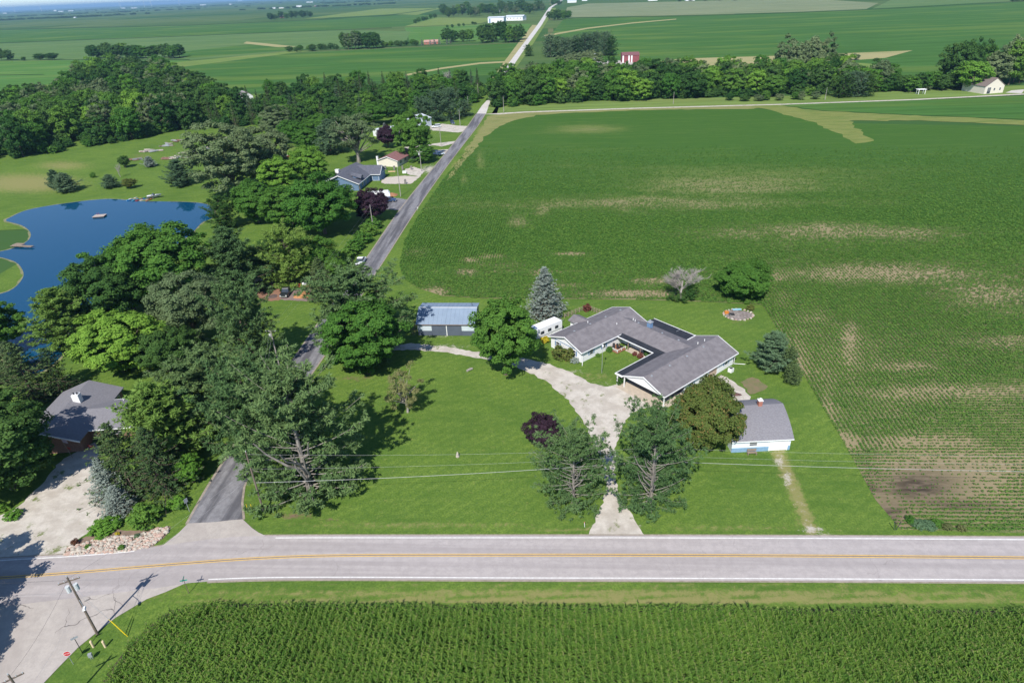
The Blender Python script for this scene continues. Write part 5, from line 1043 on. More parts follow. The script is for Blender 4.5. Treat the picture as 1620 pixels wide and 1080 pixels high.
# ---------------------------------------------------------------- vehicles
RUBBER = mat('rubber', (.02, .02, .02), (.03, .03, .03), 5, .9); RIM = mat('wheel_rim', (.5, .5, .5), (.4, .4, .4), 5, .35, metal=.6); LAMP = mat('head_lamp', (.7, .7, .68), None, 5, .2)
def paintm(name, c): return mat('paint_' + name, c, tuple(x * .94 for x in c), 1, .28, spec=.6)
def wheel(e, x, y, r=.36, w=.24):
    a = MB().tube([(x, y - w/2, r), (x, y + w/2, r)], r, 14).build('wheel', RUBBER, e)
    MB().tube([(x, y - w/2 - .01, r), (x, y + w/2 + .01, r)], r * .58, 10).build('rim', RIM, a)
def car(kind, label, p, rz, pm, L=4.8, W=1.85, H=1.7, cat='car'):
    """side profiles lofted over the width, with glass, wheels and lamps; nose along +x"""
    e = empty({'pickup': 'pickup_truck', 'suv': 'parked_car', 'car': 'parked_car'}[kind], p, rz, label, cat); hw = W / 2
    if kind == 'pickup':
        body = [(-.5,.45),(-.5,.95),(-.12,.95),(.30,1.0),(.48,.88),(.5,.5)]; cab = [(-.14,.95),(-.11,1.0),(.08,1.0),(.20,.95)]
    elif kind == 'suv': body = [(-.5,.45),(-.5,.95),(.18,1.0),(.46,.88),(.5,.5)]; cab = [(-.49,.95),(-.45,1.0),(.06,1.0),(.22,.97)]
    else: body = [(-.5,.4),(-.5,.85),(-.3,.92),(.25,.9),(.47,.75),(.5,.4)]; cab = [(-.42,.9),(-.25,1.0),(.02,1.0),(.25,.9)]
    zb = H * .58
    prof = [(x * L, z * zb) for x, z in body]
    MB().prism(prof, 'y', -hw, hw).build('body', pm, e)
    x0, x1, x2, x3 = [c[0] * L for c in cab]; z0 = zb * .93; hi = hw * .80
    g = MB(); g.hull8([(x0,-hw*.95,z0),(x3,-hw*.95,z0),(x3,hw*.95,z0),(x0,hw*.95,z0)], [(x1,-hi,H*.96),(x2,-hi,H*.96),(x2,hi,H*.96),(x1,hi,H*.96)]); g.build('windows', GLASS, e)
    MB().hull8([(x1-.04,-hi-.02,H*.955),(x2+.06,-hi-.02,H*.955),(x2+.06,hi+.02,H*.955),(x1-.04,hi+.02,H*.955)], [(x1+.03,-hi+.05,H),(x2,-hi+.05,H),(x2,hi-.05,H),(x1+.03,hi-.05,H)]).build('cab_roof', pm, e)
    for s in (-1, 1):
        for a, b in (((x0+x1)/2 - .0, 0), ((x1+x2)/2, 0)): part_box(e, 'pillar', pm, a-.05, a+.05, s*hw*.93-.03, s*hw*.93+.03, z0-.02, z0+.05)
    if kind == 'pickup': part_box(e, 'bed_floor', DARK, -.47*L, -.15*L, -hw*.85, hw*.85, zb*.93, zb*.96)
    for x in (-.31*L, .32*L):
        for s in (-1, 1): wheel(e, x, s * (hw - .1), .38 if kind != 'car' else .33)
    for s in (-1, 1): part_box(e, 'headlight', LAMP, .485*L, .503*L, s*hw*.75-.18, s*hw*.75+.18, zb*.62, zb*.80); part_box(e, 'tail_light', mat('tail_red', (.4, .02, .02), None, 3, .3), -.505*L, -.497*L, s*hw*.85-.1, s*hw*.85+.1, zb*.6, zb*.85)
    part_box(e, 'bumper', RIM, .497*L, .515*L, -hw*.95, hw*.95, .4, .6)
    return e
def heading(a, b): d = at(*b) - at(*a); return math.atan2(d.y, d.x)
car('pickup', 'black pickup truck parked on the brown pad beside the sawdust heap', at(454, 465), heading((462,453), (446,475)), paintm('black', (.02, .025, .028)), 5.6, 2.0, 1.85, 'pickup truck')
car('pickup', 'white pickup truck parked at the verge beside the lane hedge', at(571, 417), SA + R(180), paintm('white', (.78, .80, .80)), 5.6, 2.0, 1.9, 'pickup truck')
car('suv', 'white utility vehicle on the far gravel drive by the workshop', at(690, 202), heading((699,201.5), (683,203)), paintm('white', (.78, .80, .80)), 5.2, 2.0, 1.9)
car('suv', 'dark blue car parked before the four pines', at(716, 196), heading((712,193), (720,199)), paintm('navy', (.03, .06, .14)), 4.8, 1.9, 1.7)
car('car', 'small pale car parked on the grass beside the lane', at(697, 245), heading((692,244), (701,243)), paintm('silver', (.62, .70, .74)), 4.0, 1.8, 1.6)
car('pickup', 'dark blue pickup truck hitched before the camper by the lane', at(616, 319), heading((606,318), (624,318)), paintm('navy', (.03, .06, .14)), 5.4, 2.0, 1.8, 'pickup truck')
def camper(label, p, rz, L, W=2.4, H=3.0, fifth=False, name='camper_trailer'):
    e = empty(name, p, rz, label, 'camper'); cm = mat('camper_white', (.82, .82, .81), (.76, .76, .75), .6, .45)
    pr = [(-L/2,.55),(-L/2,H-.15),(-L/2+.2,H),(L/2-.6,H),(L/2,H-.8),(L/2,1.5 if fifth else .9),(L/2-1.9,1.4 if fifth else .6),(L/2-2.0 if fifth else L/2-.4,.55)]
    MB().prism(pr, 'y', -W/2, W/2).build('body', cm, e)
    for s in (-1, 1):
        part_box(e, 'stripe', mat('camper_stripe', (.25, .27, .30)), -L/2+.05, L/2-2.1, s*W/2-.012, s*W/2+.012, .95, 1.12)
        for x in (-L*.3, -L*.05, L*.2): opening(e, 'y' + ('-' if s < 0 else '+'), s*W/2, x, H*.62, .8, .5, frame=DARK)
        for x in (-L*.12, -L*.12+.85): wheel(e, x, s*(W/2-.12), .34)
    opening(e, 'y-', -W/2, L*.08, 1.6, .62, 1.6, frame=RIM, pane=cm, name='door', sub='panel', mull=False)
    part_box(e, 'air_unit', TRIMW, -.5, .4, -.35, .35, H, H+.25); part_box(e, 'roof_hatch', TRIMW, -L*.32, -L*.32+.4, -.2, .2, H, H+.12)
    if not fifth: MB().tube([(L/2-.2,-.4,.5),(L/2+1.1,0,.5),(L/2-.2,.4,.5)], .05, 5).build('tow_bar', DARK, e)
    return e
a, b = at(848.5, 541), at(884, 526); d = b - a; camper('white travel trailer parked between the blue spruce and the ranch house', (a + b) / 2 + Vector((-d.y, d.x, 0)).normalized() * 1.0, math.atan2(d.y, d.x) + math.pi, 8.2)
camper('white fifth-wheel camper parked beside the purple tree by the lane', at(600, 317.5), heading((590,319), (614,317)), 8.6, 2.5, 3.5, True)
# yellow tractor
e = empty('garden_tractor', at(601, 328), R(20), 'small yellow tractor under the edge of the purple tree', 'tractor'); ym = paintm('yellow', (.62, .36, .02))
MB().hull8([(.0,-.35,.6),(1.2,-.3,.6),(1.2,.3,.6),(0,.35,.6)], [(.0,-.32,1.15),(1.15,-.26,1.05),(1.15,.26,1.05),(0,.32,1.15)]).build('hood', ym, e); part_box(e, 'chassis', DARK, -1.1, 1.2, -.25, .25, .4, .6); part_box(e, 'seat', DARK, -.7, -.3, -.25, .25, .9, 1.0); part_box(e, 'fender', ym, -1.1, -.2, -.6, .6, .86, .92); MB().tube([(-.05,0,1.1),(-.25,0,1.4)], .03, 5).tube([(-.25,-.2,1.4),(-.25,.2,1.4)], .03, 5).build('steering_wheel', DARK, e)
for x, r in ((-.65, .5), (.95, .32)):
    for s in (-.55, .55): wheel(e, x, s, r, .25)
# red boat on a trailer, red trailer in the work yard
def boat(label, p, rz, L=5.5, m_=None):
    e = empty('motor_boat', p, rz, label, 'boat'); m_ = m_ or paintm('red', (.45, .03, .05))
    sec = [(-L/2,.95,.55), (-L*.1,1.05,.5), (L*.25,.85,.55), (L/2,.08,.95)]; mb = MB()
    for (x0, w0, z0), (x1, w1, z1) in zip(sec, sec[1:]): mb.hull8([(x0,-w0*.6,z0),(x1,-w1*.5,z1),(x1,w1*.5,z1),(x0,w0*.6,z0)], [(x0,-w0,1.25),(x1,-w1,1.35),(x1,w1,1.35),(x0,w0,1.25)])
    mb.build('hull', m_, e); MB().hull8([(-.3,-.8,1.3),(.5,-.7,1.3),(.5,.7,1.3),(-.3,.8,1.3)], [(-.5,-.7,1.85),(0,-.6,1.85),(0,.6,1.85),(-.5,.7,1.85)]).build('windscreen', GLASS, e); part_box(e, 'deck', TRIMW, -L/2+.1, L*.2, -.75, .75, 1.26, 1.32); part_box(e, 'trailer_frame', DARK, -L/2, L/2+.8, -.08, .08, .35, .45)
    for s in (-.9, .9): wheel(e, -.6, s, .3, .2)
boat('red and white motor boat on a trailer behind the bright maple', at(449, 250), R(170), 7.5)
e = empty('utility_trailer', at(483, 455), R(15), 'small red utility trailer at the back of the work yard', 'trailer'); part_box(e, 'bed', paintm('red', (.45, .04, .04)), -1.5, 1.5, -.8, .8, .45, .6)
for b_ in ((-1.5,1.5,-.85,-.8,.6,1.0), (-1.5,1.5,.8,.85,.6,1.0), (-1.55,-1.5,-.85,.85,.6,1.0)): part_box(e, 'side_board', paintm('red', (.45, .04, .04)), *b_)
for s in (-.95, .95): wheel(e, 0, s, .32, .2)
MB().tube([(1.5,0,.5),(2.6,0,.5)], .05, 5).build('draw_bar', DARK, e); part_box(e, 'tank', TRIMW, -.6, .5, -.45, .45, .6, 1.4)

# ---------------------------------------------------------------- heaps, stones, fire pit
def heap(name, label, cat, p, rx, ry, h, m_, seed, parent=None, kind=None):
    r = np.random.default_rng(seed); n, k = 22, 7; V = [(0, 0, h)]; F = []
    for j in range(1, k + 1):
        f = j / k
        for i in range(n):
            a = 2*math.pi*i/n; q = f * (1 + .12*math.sin(3*a+seed) + r.normal()*.04); V.append((rx*q*math.cos(a), ry*q*math.sin(a), max(0, h*(1-f**1.3)*(1+r.normal()*.08)) if j < k else -.05))
    for i in range(n): F.append((0, 1+i, 1+(i+1) % n))
    for j in range(k-1):
        for i in range(n): F.append((1+j*n+i, 1+(j+1)*n+i, 1+(j+1)*n+(i+1) % n, 1+j*n+(i+1) % n))
    me = bpy.data.meshes.new(name); me.from_pydata(V, [], F); o = link(name, me, parent, m_); o.location = p; return tag(o, label, cat, kind=kind) if label else o
heap('sawdust_heap', 'orange sawdust heap beside the black pickup', 'heap', at(481, 467), 2.6, 2.3, 1.0, mat('sawdust', (.48, .24, .10), (.34, .16, .07), 3, 1, .8), 3)
heap('ash_heap', 'flat dark ash patch on the mulch yard', 'heap', at(431, 469), 1.7, 1.5, .15, mat('ash', (.09, .07, .065), (.14, .10, .09), 3, 1), 4)
heap('dirt_heap', 'brown dirt heap behind the fifth-wheel camper', 'heap', at(620, 309), 2.6, 1.8, 1.0, mat('brown_dirt', (.34, .17, .09), (.26, .13, .07), 2, 1, .5), 5)
def rock_mesh(seed, n=1):
    bm = bmesh.new(); bmesh.ops.create_icosphere(bm, subdivisions=1, radius=1); r = np.random.default_rng(seed)
    for v in bm.verts: v.co *= float(r.uniform(.7, 1.15)); v.co.z *= .7
    me = bpy.data.meshes.new('rock'); bm.to_mesh(me); bm.free(); return me
ROCKS = [rock_mesh(i) for i in range(5)]; ROCKM = mat('limestone', (.52, .47, .40), (.36, .31, .25), 1.3, .9, .4); ROCKP = mat('pink_stone', (.50, .36, .29), (.42, .29, .23), 1.5, .9, .4)
for k, r_ in enumerate(ROCKS): r_.materials.append(ROCKM if k % 3 else ROCKP)
bed = [(100,878),(108,866),(135,858),(160,850),(185,848),(205,848),(228,843),(252,836),(268,834),(266,842),(250,856),(235,866),(200,872),(150,876)]
drive('rock_bed', [(100,878),(108,864),(140,846),(165,838),(190,838),(215,840),(240,836),(270,832),(268,842),(250,858),(235,868),(200,873),(150,877)], mat('bed_soil', (.24, .17, .125), (.18, .13, .095), 1.5, 1), .04, .8, .1)
W = [tuple(p.to_2d()) for p in pxs(bed)]; a = np.array(W); n = 900; xx = rng.uniform(a[:,0].min(), a[:,0].max(), n*4); yy = rng.uniform(a[:,1].min(), a[:,1].max(), n*4); k = inside(xx, yy, W); xx, yy = xx[k][:n], yy[k][:n]; s = rng.uniform(.10, .30, len(xx)) * np.where(rng.random(len(xx)) < .08, 1.7, 1)
scatter('rock_border', np.stack([xx, yy, np.full(len(xx), .1)], 1), np.stack([s, s, s], 1), ROCKS, [ROCKM]*5, 11)
for i, (x, y, r_, lb) in enumerate([(253,847,.55,'pale boulder at the lane end of the rock bed'), (262,841,.45,'small boulder beside the lane end boulder'), (125,868,.5,'boulder at the drive end of the rock bed')]):
    o = link('boulder', ROCKS[i].copy()); o.location = at(x, y, .15); o.scale = (r_*1.3, r_, r_); o.rotation_euler = (0, 0, i); tag(o, lb, 'boulder')
for x, y, tp, wd, lf, lb in [(190,829,820,9,'dark','small dark planter shrub beside the juniper'), (218,849,843,9,'bluegreen','small dark green plant in the middle of the rocks'), (193,868,861,11,'maple','low green plant at the road side of the rocks'), (120,860,850,11,'rust','pink flowering plant at the drive end of the rocks'), (186,846,841,8,'yellow','yellow flowering plant among the rocks'), (140,866,860,10,'maple','low green plant left in the rock bed'), (22,818,806,26,'bright','bright shrub on the far side of the gravel drive'), (5,806,795,20,'bright','bright shrub at the left edge by the gravel drive')]:
    T_('bush%d' % (x % 3), lf, lb, x, y, tp, wd, cat='plant', name='garden_plant', part=('foliage', 'stem'))
# fire pit garden
e = empty('fire_pit', at(1168, 498), 0, 'round stone fire pit with ash on the back lawn', 'fire pit'); heap('ash_bed', None, None, (0, 0, 0), 3.4, 2.9, .25, mat('pit_ash', (.30, .26, .24), (.16, .13, .115), 1.6, 1, .5), 8, e)
for k in range(22): a_ = k / 22 * 6.28; o = link('stone', ROCKS[k % 5], e); o.location = (3.3*math.cos(a_), 2.8*math.sin(a_), .12); q = random.uniform(.22, .42); o.scale = (q, q, q); o.rotation_euler = (0, 0, k)
part_box(e, 'tub', mat('orange_plastic', (.60, .22, .04), None, 2, .5), -2.9, -2.0, .6, 1.3, 0, .55); part_box(e, 'tarp', DARK, -2.2, -1.0, -.6, .4, .3, .4); part_box(e, 'blue_liner', mat('blue_liner', (.30, .55, .65)), -.6, 1.4, 2.0, 2.7, .2, .3)
for i in range(14):
    a_, q = random.uniform(0, 6.28), random.uniform(.3, 2.2); o = MB().tube([(0,0,0),(random.uniform(.5,1.2),0,.1)], .08, 5).build('log', DEADW, e)
    o.location = (q*math.cos(a_), q*math.sin(a_), .25); o.rotation_euler = (0, 0, random.uniform(0, 6.28))
# stump, log, stakes on the lawn
e = empty('garden_statue', at(724, 722), 0, 'small pale stone ornament alone on the front lawn', 'statue'); MB().tube([(0,0,0),(0,0,.25)], [.32,.26], 8).build('plinth', ROCKM, e); MB().tube([(0,0,.25),(0,0,.5),(.03,0,.8),(0,0,1.0)], [.14,.2,.13,.06], 8).build('figure', ROCKM, e)
e = empty('fallen_log', at(743, 586), R(40), 'short pale log lying on the front lawn', 'log'); MB().tube([(-.7,0,.22),(0,.05,.24),(.7,0,.22)], [.24,.26,.22], 8).build('bole', DEADW, e); MB().tube([(.2,0,.3),(.35,.3,.45)], [.07,.04], 5).build('branch_stub', DEADW, e)
for sx, lb in ((-1, 'left stake of the V-shaped pair at the field corner'), (1, 'right stake of the V-shaped pair at the field corner')):
    e = empty('wooden_stake', at(1416 + 1.2*sx, 838), 0, lb, 'stake'); MB().tube([(0,0,0),(.35*sx,0,1.5)], .05, 5).build('shaft', mat('green_stake', (.05, .08, .05)), e); part_box(e, 'cap', DARK, .3*sx-.06, .3*sx+.06, -.06, .06, 1.48, 1.56)
for i, (x, y, w_, lf) in enumerate([(1440,822,16,'maple'), (1452,828,22,'bluegreen'), (1468,830,24,'bluegreen'), (1482,826,18,'maple'), (1497,832,16,'dry'), (1520,834,14,'dry')]): T_('bush%d' % (i % 3), lf, 'clump of tall weeds at the field corner by the highway, %s from the left' % ORD[i], x, y + 4, y - 5, w_, cat='weeds', name='weed_clump', group='weed clumps at the field corner', part=('foliage', 'stem'))
drive('garden_bed', [(1172,604),(1190,596),(1200,600),(1216,612),(1205,618),(1186,624)], mat('weed_bed', (.14, .15, .06), (.20, .15, .09), .8, 1), .03, .8, .12)
heap('fire_remains', 'reddish burnt patch on the gravel beside the garage', 'heap', at(1166, 624), .9, .7, .18, mat('burnt', (.16, .09, .08), (.10, .06, .055), 4, 1), 9)
# ---------------------------------------------------------------- split-rail fence behind the ranch house
def fence(label, pts, n):
    P = [at(*p) for p in pts]; e = empty('rail_fence', P[0], 0, label, 'fence'); O = P[0]
    for A, B in zip(P, P[1:]):
        for k in range(n + 1):
            q = A.lerp(B, k / n) - O; part_box(e, 'post', WOODB, q.x-.07, q.x+.07, q.y-.07, q.y+.07, 0, 1.25)
        for z in (.35, .75, 1.1):
            for k in range(n): MB().tube([A.lerp(B, k/n) - O + Vector((0,0,z)), A.lerp(B, (k+1)/n) - O + Vector((0,0,z))], .05, 4).build('rail', WOODB, e)
fence('weathered split-rail fence wrapping the corner behind the ranch house', [(893,503),(928,489),(952,498)], 6)
for i, x in enumerate((610, 624, 637, 651)): e = empty('stone_pillar', at(x, 268.5), 0, 'grey stone pillar, %s of four before the cream house' % ('first', 'second', 'third', 'last')[i], 'pillar', 'pillars before the cream house'); part_box(e, 'shaft', mat('grey_block', (.24, .22, .20), (.17, .16, .15), 4), -.35, .35, -.35, .35, 0, 1.5); part_box(e, 'cap', mat('grey_block', (.24, .22, .20)), -.42, .42, -.42, .42, 1.5, 1.62)
e = empty('lumber_stack', at(620, 272), R(-5), 'low stack of pale boards by the concrete drive', 'lumber')
for k in range(4): part_box(e, 'board', mat('new_lumber', (.60, .44, .24), (.5, .36, .2), 3), -1.6, 1.6, -.4 + k*.2, -.22 + k*.2, 0, .35)
e = empty('stone_pillar', at(641.5, 291), 0, 'grey stone marker at the mouth of the concrete drive', 'pillar'); part_box(e, 'shaft', mat('grey_block', (.24, .22, .20)), -.4, .4, -.4, .4, 0, 1.6); part_box(e, 'cap', mat('grey_block', (.24, .22, .20)), -.3, .3, -.3, .3, 1.6, 1.9)
e = empty('storage_tub', at(640, 274), 0, 'white tub on the grass by the stone pillars', 'tub'); part_box(e, 'bin', TRIMW, -.8, .8, -.5, .5, 0, .8); part_box(e, 'lid', TRIMW, -.85, .85, -.55, .55, .8, .9)

# ---------------------------------------------------------------- pond things
e = empty('swim_raft', at(158, 343, .05), R(8), 'pale wooden raft floating on the pond', 'raft')
for k in range(8): part_box(e, 'plank', mat('raft_wood', (.46, .39, .34), (.38, .31, .27), 3, .8), -2.0, 2.0, -1.5 + k*.375, -1.5 + k*.375 + .35, .42, .5)
for y_ in (-1.1, 1.1): part_box(e, 'float', DARK, -1.9, 1.9, y_-.25, y_+.25, -.1, .41)
for x_ in (-1.2, -.6): MB().tube([(x_,1.3,.5),(x_,1.3,1.2)], .05, 5).build('ladder_rail', mat('red_plastic', (.55, .05, .05)), e)
e = empty('jetty', at(28, 391, .05), heading((22,390), (47,391)), 'narrow wooden jetty at the left shore of the pond', 'jetty')
for k in range(10): part_box(e, 'plank', WOODB, -2.2 + k*.82, -2.2 + k*.82 + .76, -.6, .6, .45, .55)
for x_ in (-1.5, 1.5, 4.5): 
    for s in (-.55, .55): part_box(e, 'pile', DARK, x_-.08, x_+.08, s-.08, s+.08, -.3, .44)
part_box(e, 'landing', WOODB, -2.6, .8, .65, 2.4, .4, .5)
kc = [('blue',(.03,.20,.50)),('white',(.75,.75,.72)),('cyan',(.10,.40,.60)),('yellow',(.62,.42,.05)),('red',(.50,.06,.05)),('green',(.08,.32,.14)),('pale',(.66,.60,.48)),('blue',(.03,.20,.50)),('orange',(.60,.22,.04))]
for i, (nm, c) in enumerate(kc):
    x = 207 + i * 3.6; e = empty('kayak', at(x, 317 - (i % 2) * 2.2), R(20 + 25 * ((i * 7) % 3)), '%s kayak, %s from the left on the pond bank' % (nm, ORD[i]), 'kayak', 'kayaks on the pond bank')
    sec = [(-1.7,.03),(-.9,.32),(0,.38),(.9,.32),(1.7,.03)]; mb = MB()
    for (x0, w0), (x1, w1) in zip(sec, sec[1:]): mb.hull8([(x0,-w0*.5,.05),(x1,-w1*.5,.05),(x1,w1*.5,.05),(x0,w0*.5,.05)], [(x0,-w0,.34),(x1,-w1,.34),(x1,w1,.34),(x0,w0,.34)])
    mb.build('hull', paintm('kayak_' + nm, c), e); part_box(e, 'cockpit', DARK, -.5, .4, -.22, .22, .34, .37)
boat('grey aluminium boat upturned at the right of the kayaks', at(245, 313.5), R(25), 5.2, STEEL)
o = link('buoy', ROCKS[0].copy()); o.location = at(192, 382, .15); o.scale = (.3, .3, .3); o.data.materials.clear(); o.data.materials.append(TRIMW); tag(o, 'small white buoy floating mid pond', 'buoy')
# rows of scrap beyond the pond lawn
SCR = [('STEEL',STEEL),('rust',mat('rusty_scrap', (.26,.15,.11), (.17,.10,.08), 2, .9)),('wood',DEADW),('grey',ROCKM)]
spots = [(228,241),(236,239),(246,240),(262,232),(268,228),(276,224),(284,223),(262,252),(272,252),(286,249),(298,250),(305,245),(312,240),(322,236),(330,234),(340,222),(350,220),(212,254),(296,243)]
for i, (x, y) in enumerate(sorted(spots)):
    e = empty('scrap_pile', at(x, y), random.uniform(-.5, .5), 'pile of %s scrap beyond the pond lawn, %s from the left' % (SCR[i % 4][0].lower(), ORD[i]), 'scrap', 'scrap piles beyond the pond')
    for k in range(7):
        a_ = random.uniform(-.4, .4); L_ = random.uniform(1.5, 4.5); xx_, yy_ = random.uniform(-2.5, 2.5), random.uniform(-1.2, 1.2); zz = random.uniform(0, .5)
        o = part_box(e, 'scrap_piece', SCR[(i + k // 3) % 4][1], -L_/2, L_/2, -.25, .25, 0, random.uniform(.2, .7)); o.location = (xx_, yy_, zz); o.rotation_euler = (0, random.uniform(-.1, .1), a_)
for i, (x, y) in enumerate([(410,447),(416,452),(405,456)]):
    e = empty('brick_pile', at(x, y), i, 'rubble pile of red bricks, %s at the mulch yard' % ('back', 'right', 'front')[i], 'rubble', 'rubble at the mulch yard')
    for k in range(16): o = part_box(e, 'brick', (BRICKM, ROCKP, TRIMW, SCR[1][1])[k % 4], -.45, .45, -.2, .2, 0, .3); o.location = (random.gauss(0, .8), random.gauss(0, .7), random.uniform(0, .9)); o.rotation_euler = (random.uniform(-.4, .4), random.uniform(-.4, .4), random.uniform(0, 6))
T_('spruce0', 'bluegreen', 'small spruce standing on the mulch yard', 424, 460, 446, 16)
e = empty('pergola', at(1456, 149), R(-3), 'small white pergola on the grass near the white house', 'pergola'); e.scale = (.62, .62, .8)
for x_ in (-3.2, 3.2):
    for y_ in (-2, 2): part_box(e, 'post', TRIMW, x_-.2, x_+.2, y_-.2, y_+.2, 0, 3.4)
for k in range(6): part_box(e, 'beam', TRIMW, -4.2, 4.2, -2.4 + k*.95, -2.1 + k*.95, 3.4, 3.75)

# ---------------------------------------------------------------- poles, wires, signs
POLEM = mat('pole_wood', (.20, .16, .125), (.14, .11, .09), 4, .9, .3, st=(1, 1, .2)); POLEG = mat('pole_grey', (.36, .33, .30), (.28, .26, .24), 4, .9, .3, st=(1, 1, .2)); WIREM = mat('wire_pale', (.42, .42, .42), (.36, .36, .36), 2, .5); WIRED = mat('wire_dark', (.05, .05, .05), None, 2, .6); CAN = mat('transformer_can', (.60, .62, .62), (.5, .52, .52), 2, .4)
def pole(label, p, h, ang=0.0, arm=True, can=False, lamp=None, m_=POLEM, r0=.17):
    e = empty('utility_pole', p, ang, label, 'utility pole'); MB().tube([(0,0,-.2),(0,0,h)], [r0, r0*.62], 8).build('shaft', m_, e)
    if arm:
        a_ = part_box(e, 'crossarm', m_, -1.1, 1.1, -.06, .06, h-.75, h-.62)
        for x_ in (-1, -.45, .45, 1): MB().tube([(x_,0,h-.62),(x_,0,h-.4)], [.05,.03], 6).build('insulator', CAN, a_)
    MB().tube([(0,0,h),(0,0,h+.25)], .05, 6).build('top_pin', CAN, e)
    if can:
        for s in ((.38,) if can == 1 else (-.42, .42)): MB().tube([(s,-.05,h*.78),(s,-.05,h*.78+.9)], .24, 10).build('transformer', CAN, e)
    if lamp: MB().tube([(0,0,h*lamp),(.5,-1.2,h*lamp+.25),(.75,-1.9,h*lamp+.2)], .035, 5).build('lamp_arm', STEEL, e); MB().hull8([(.6,-2.3,h*lamp+.1),(.9,-2.3,h*lamp+.1),(.95,-1.7,h*lamp+.1),(.6,-1.7,h*lamp+.1)], [(.65,-2.25,h*lamp+.3),(.85,-2.25,h*lamp+.3),(.9,-1.75,h*lamp+.3),(.65,-1.75,h*lamp+.3)]).build('lamp_head', TRIMW, e)
    return e
def wire(label, pts, sag, m_=WIRED, r=.02):
    out = []
    for A, B in zip(pts, pts[1:]):
        A, B = Vector(A), Vector(B); n_ = 14
        out += [A.lerp(B, k/n_) - Vector((0, 0, sag * 4 * (k/n_) * (1 - k/n_))) for k in range(n_ + (B == Vector(pts[-1])))]
    e = MB().tube(out, r, 4).build('power_line', m_); return tag(e, label, 'power line')
PA = at(154, 1002); PC = at(417, 808); PD = at(1031, 783); PB = at(13, 1067, 9.6); PB.z = 0
pole('dark wooden utility pole with two transformers at the road junction', PA, 10.1, R(25), True, 2, .62); pole('wooden pole cut by the lower left corner of the picture', PB, 9.6, R(35), True); pole('brown utility pole at the corner between lane and highway', PC, 11.3, R(-60), False)
pole('pole with white transformer hidden in the pine east of the driveway', PD, 9.0, R(-4), False, 1, m_=POLEG)
PE = at(1900, 800); PW = at(-300, 1010)
pe = at(427, 519, 10.2); pe.z = 0
lane_poles = [('pole with red and white transformer standing among the lane pines', pe, 10.2, 1), ('grey pole in front of the purple tree by the lane', at(591, 364), height(591,364,586,325), 0), ('grey pole at the corner of the blue house lawn', at(634, 311), height(634,311,629,266), 0), ('grey pole with box before the cream house', at(667, 271), height(667,271,664,238), 1),
    ('thin grey pole between the two far drives', at(698, 231), height(698,231,694,203), 0), ('grey pole at the far gravel drive beside the four pines', at(728, 199), height(728,199,724.5,174), 0), ('grey pole before the belt at the lane end', at(741, 172), height(741,172,738.5,153), 0), ('far pole where the lane enters the trees', at(757, 157), 10, 0)]
for lb, p, h, c in lane_poles: pole(lb, p, h, SA + R(90), c == 1, c, m_=POLEG)
for lb, x, y, ty in (('lone pole at the farm track corner', 797, 178, 153), ('pole before the middle of the tree belt', 1065, 165, 146), ('pole beside the dark pine clump', 1305, 158.5, 139)): pole(lb, at(x, y), height(x, y, x, ty), 0, False, m_=POLEG)
Z = lambda p, z: Vector((p.x, p.y, z))
wire('bright cable crossing the front lawn along the highway', [Z(PC,5.6), Z(PD,6.6), Z(PE,6.0)], .5, WIREM, .026); wire('thin upper wire crossing the front lawn', [Z(PC,10.9), Z(PD,9.0), Z(PE,9.0)], .6, WIREM, .009); wire('second thin wire just above the bright cable', [Z(PC,8.2), Z(PD,7.6), Z(PE,7.4)], .5, WIREM, .009)
wire('wire from the corner pole to the junction pole', [Z(PC,11.0), Z(PA,9.8), Z(PB,9.3)], .6, WIRED, .012); wire('lower wire from the corner pole to the junction pole', [Z(PC,8.6), Z(PA,7.4), Z(PW,7.2)], .6, WIREM, .009); wire('lowest wire from the corner pole over the highway', [Z(PC,7.0), Z(PA,6.2), Z(PB,6.0)], .6, WIREM, .009)
wire('wire following the poles along the lane', [Z(PC,10.8)] + [Z(p, h-.1) for _, p, h, _ in lane_poles], .5, WIREM, .009); wire('lower wire following the poles along the lane', [Z(PC,8.4)] + [Z(p, h-1.6) for _, p, h, _ in lane_poles], .5, WIREM, .01)
wire('wire leaving the junction pole toward the left edge', [Z(PA,9.6), Z(PW,9.6)], .5, WIRED, .011)
# guy wires with yellow guards
for i, (bx, by, lb) in enumerate(((202,1006,'left of the crossed yellow guy guards by the junction pole'), (198,1003,'right of the crossed yellow guy guards by the junction pole'))):
    b_ = at(bx, by); e = empty('guy_guard', b_, 0, lb, 'guy guard'); d = (Z(PA, 9) - b_).normalized(); MB().tube([(0,0,0), tuple(d*3.0)], .05, 6).build('guard', mat('guard_yellow', (.75, .58, .02), (.65, .5, .02), 3, .5), e); MB().tube([tuple(d*3.0), tuple(Z(PA, 9 - i*1.4) - b_)], .012, 4).build('cable', STEEL, e)
for i, x in enumerate((393, 400)): e = empty('marker_post', at(x, 809), 0, '%s yellow marker post beside the corner pole' % ('left', 'right')[i], 'post'); MB().tube([(0,0,0),(0,0,1.6)], .05, 6).build('shaft', mat('guard_yellow', (.75, .58, .02)), e); MB().tube([(0,0,1.6),(0,0,1.7)], .06, 6).build('cap', DARK, e)
for i, (x, y, lb) in enumerate(((148,1023,'left cream pedestal post near the stop sign'), (167,1023,'right cream pedestal post near the stop sign'))): e = empty('cable_pedestal', at(x, y), 0, lb, 'pedestal'); MB().tube([(0,0,0),(0,0,1.0)], .13, 8).build('shaft', mat('cream_plastic', (.72, .58, .38), (.66, .53, .34), 3, .5), e); MB().tube([(0,0,1.0),(0,0,1.15)], [.15,.1], 8).build('cap', mat('cream_plastic', (.72, .58, .38)), e)
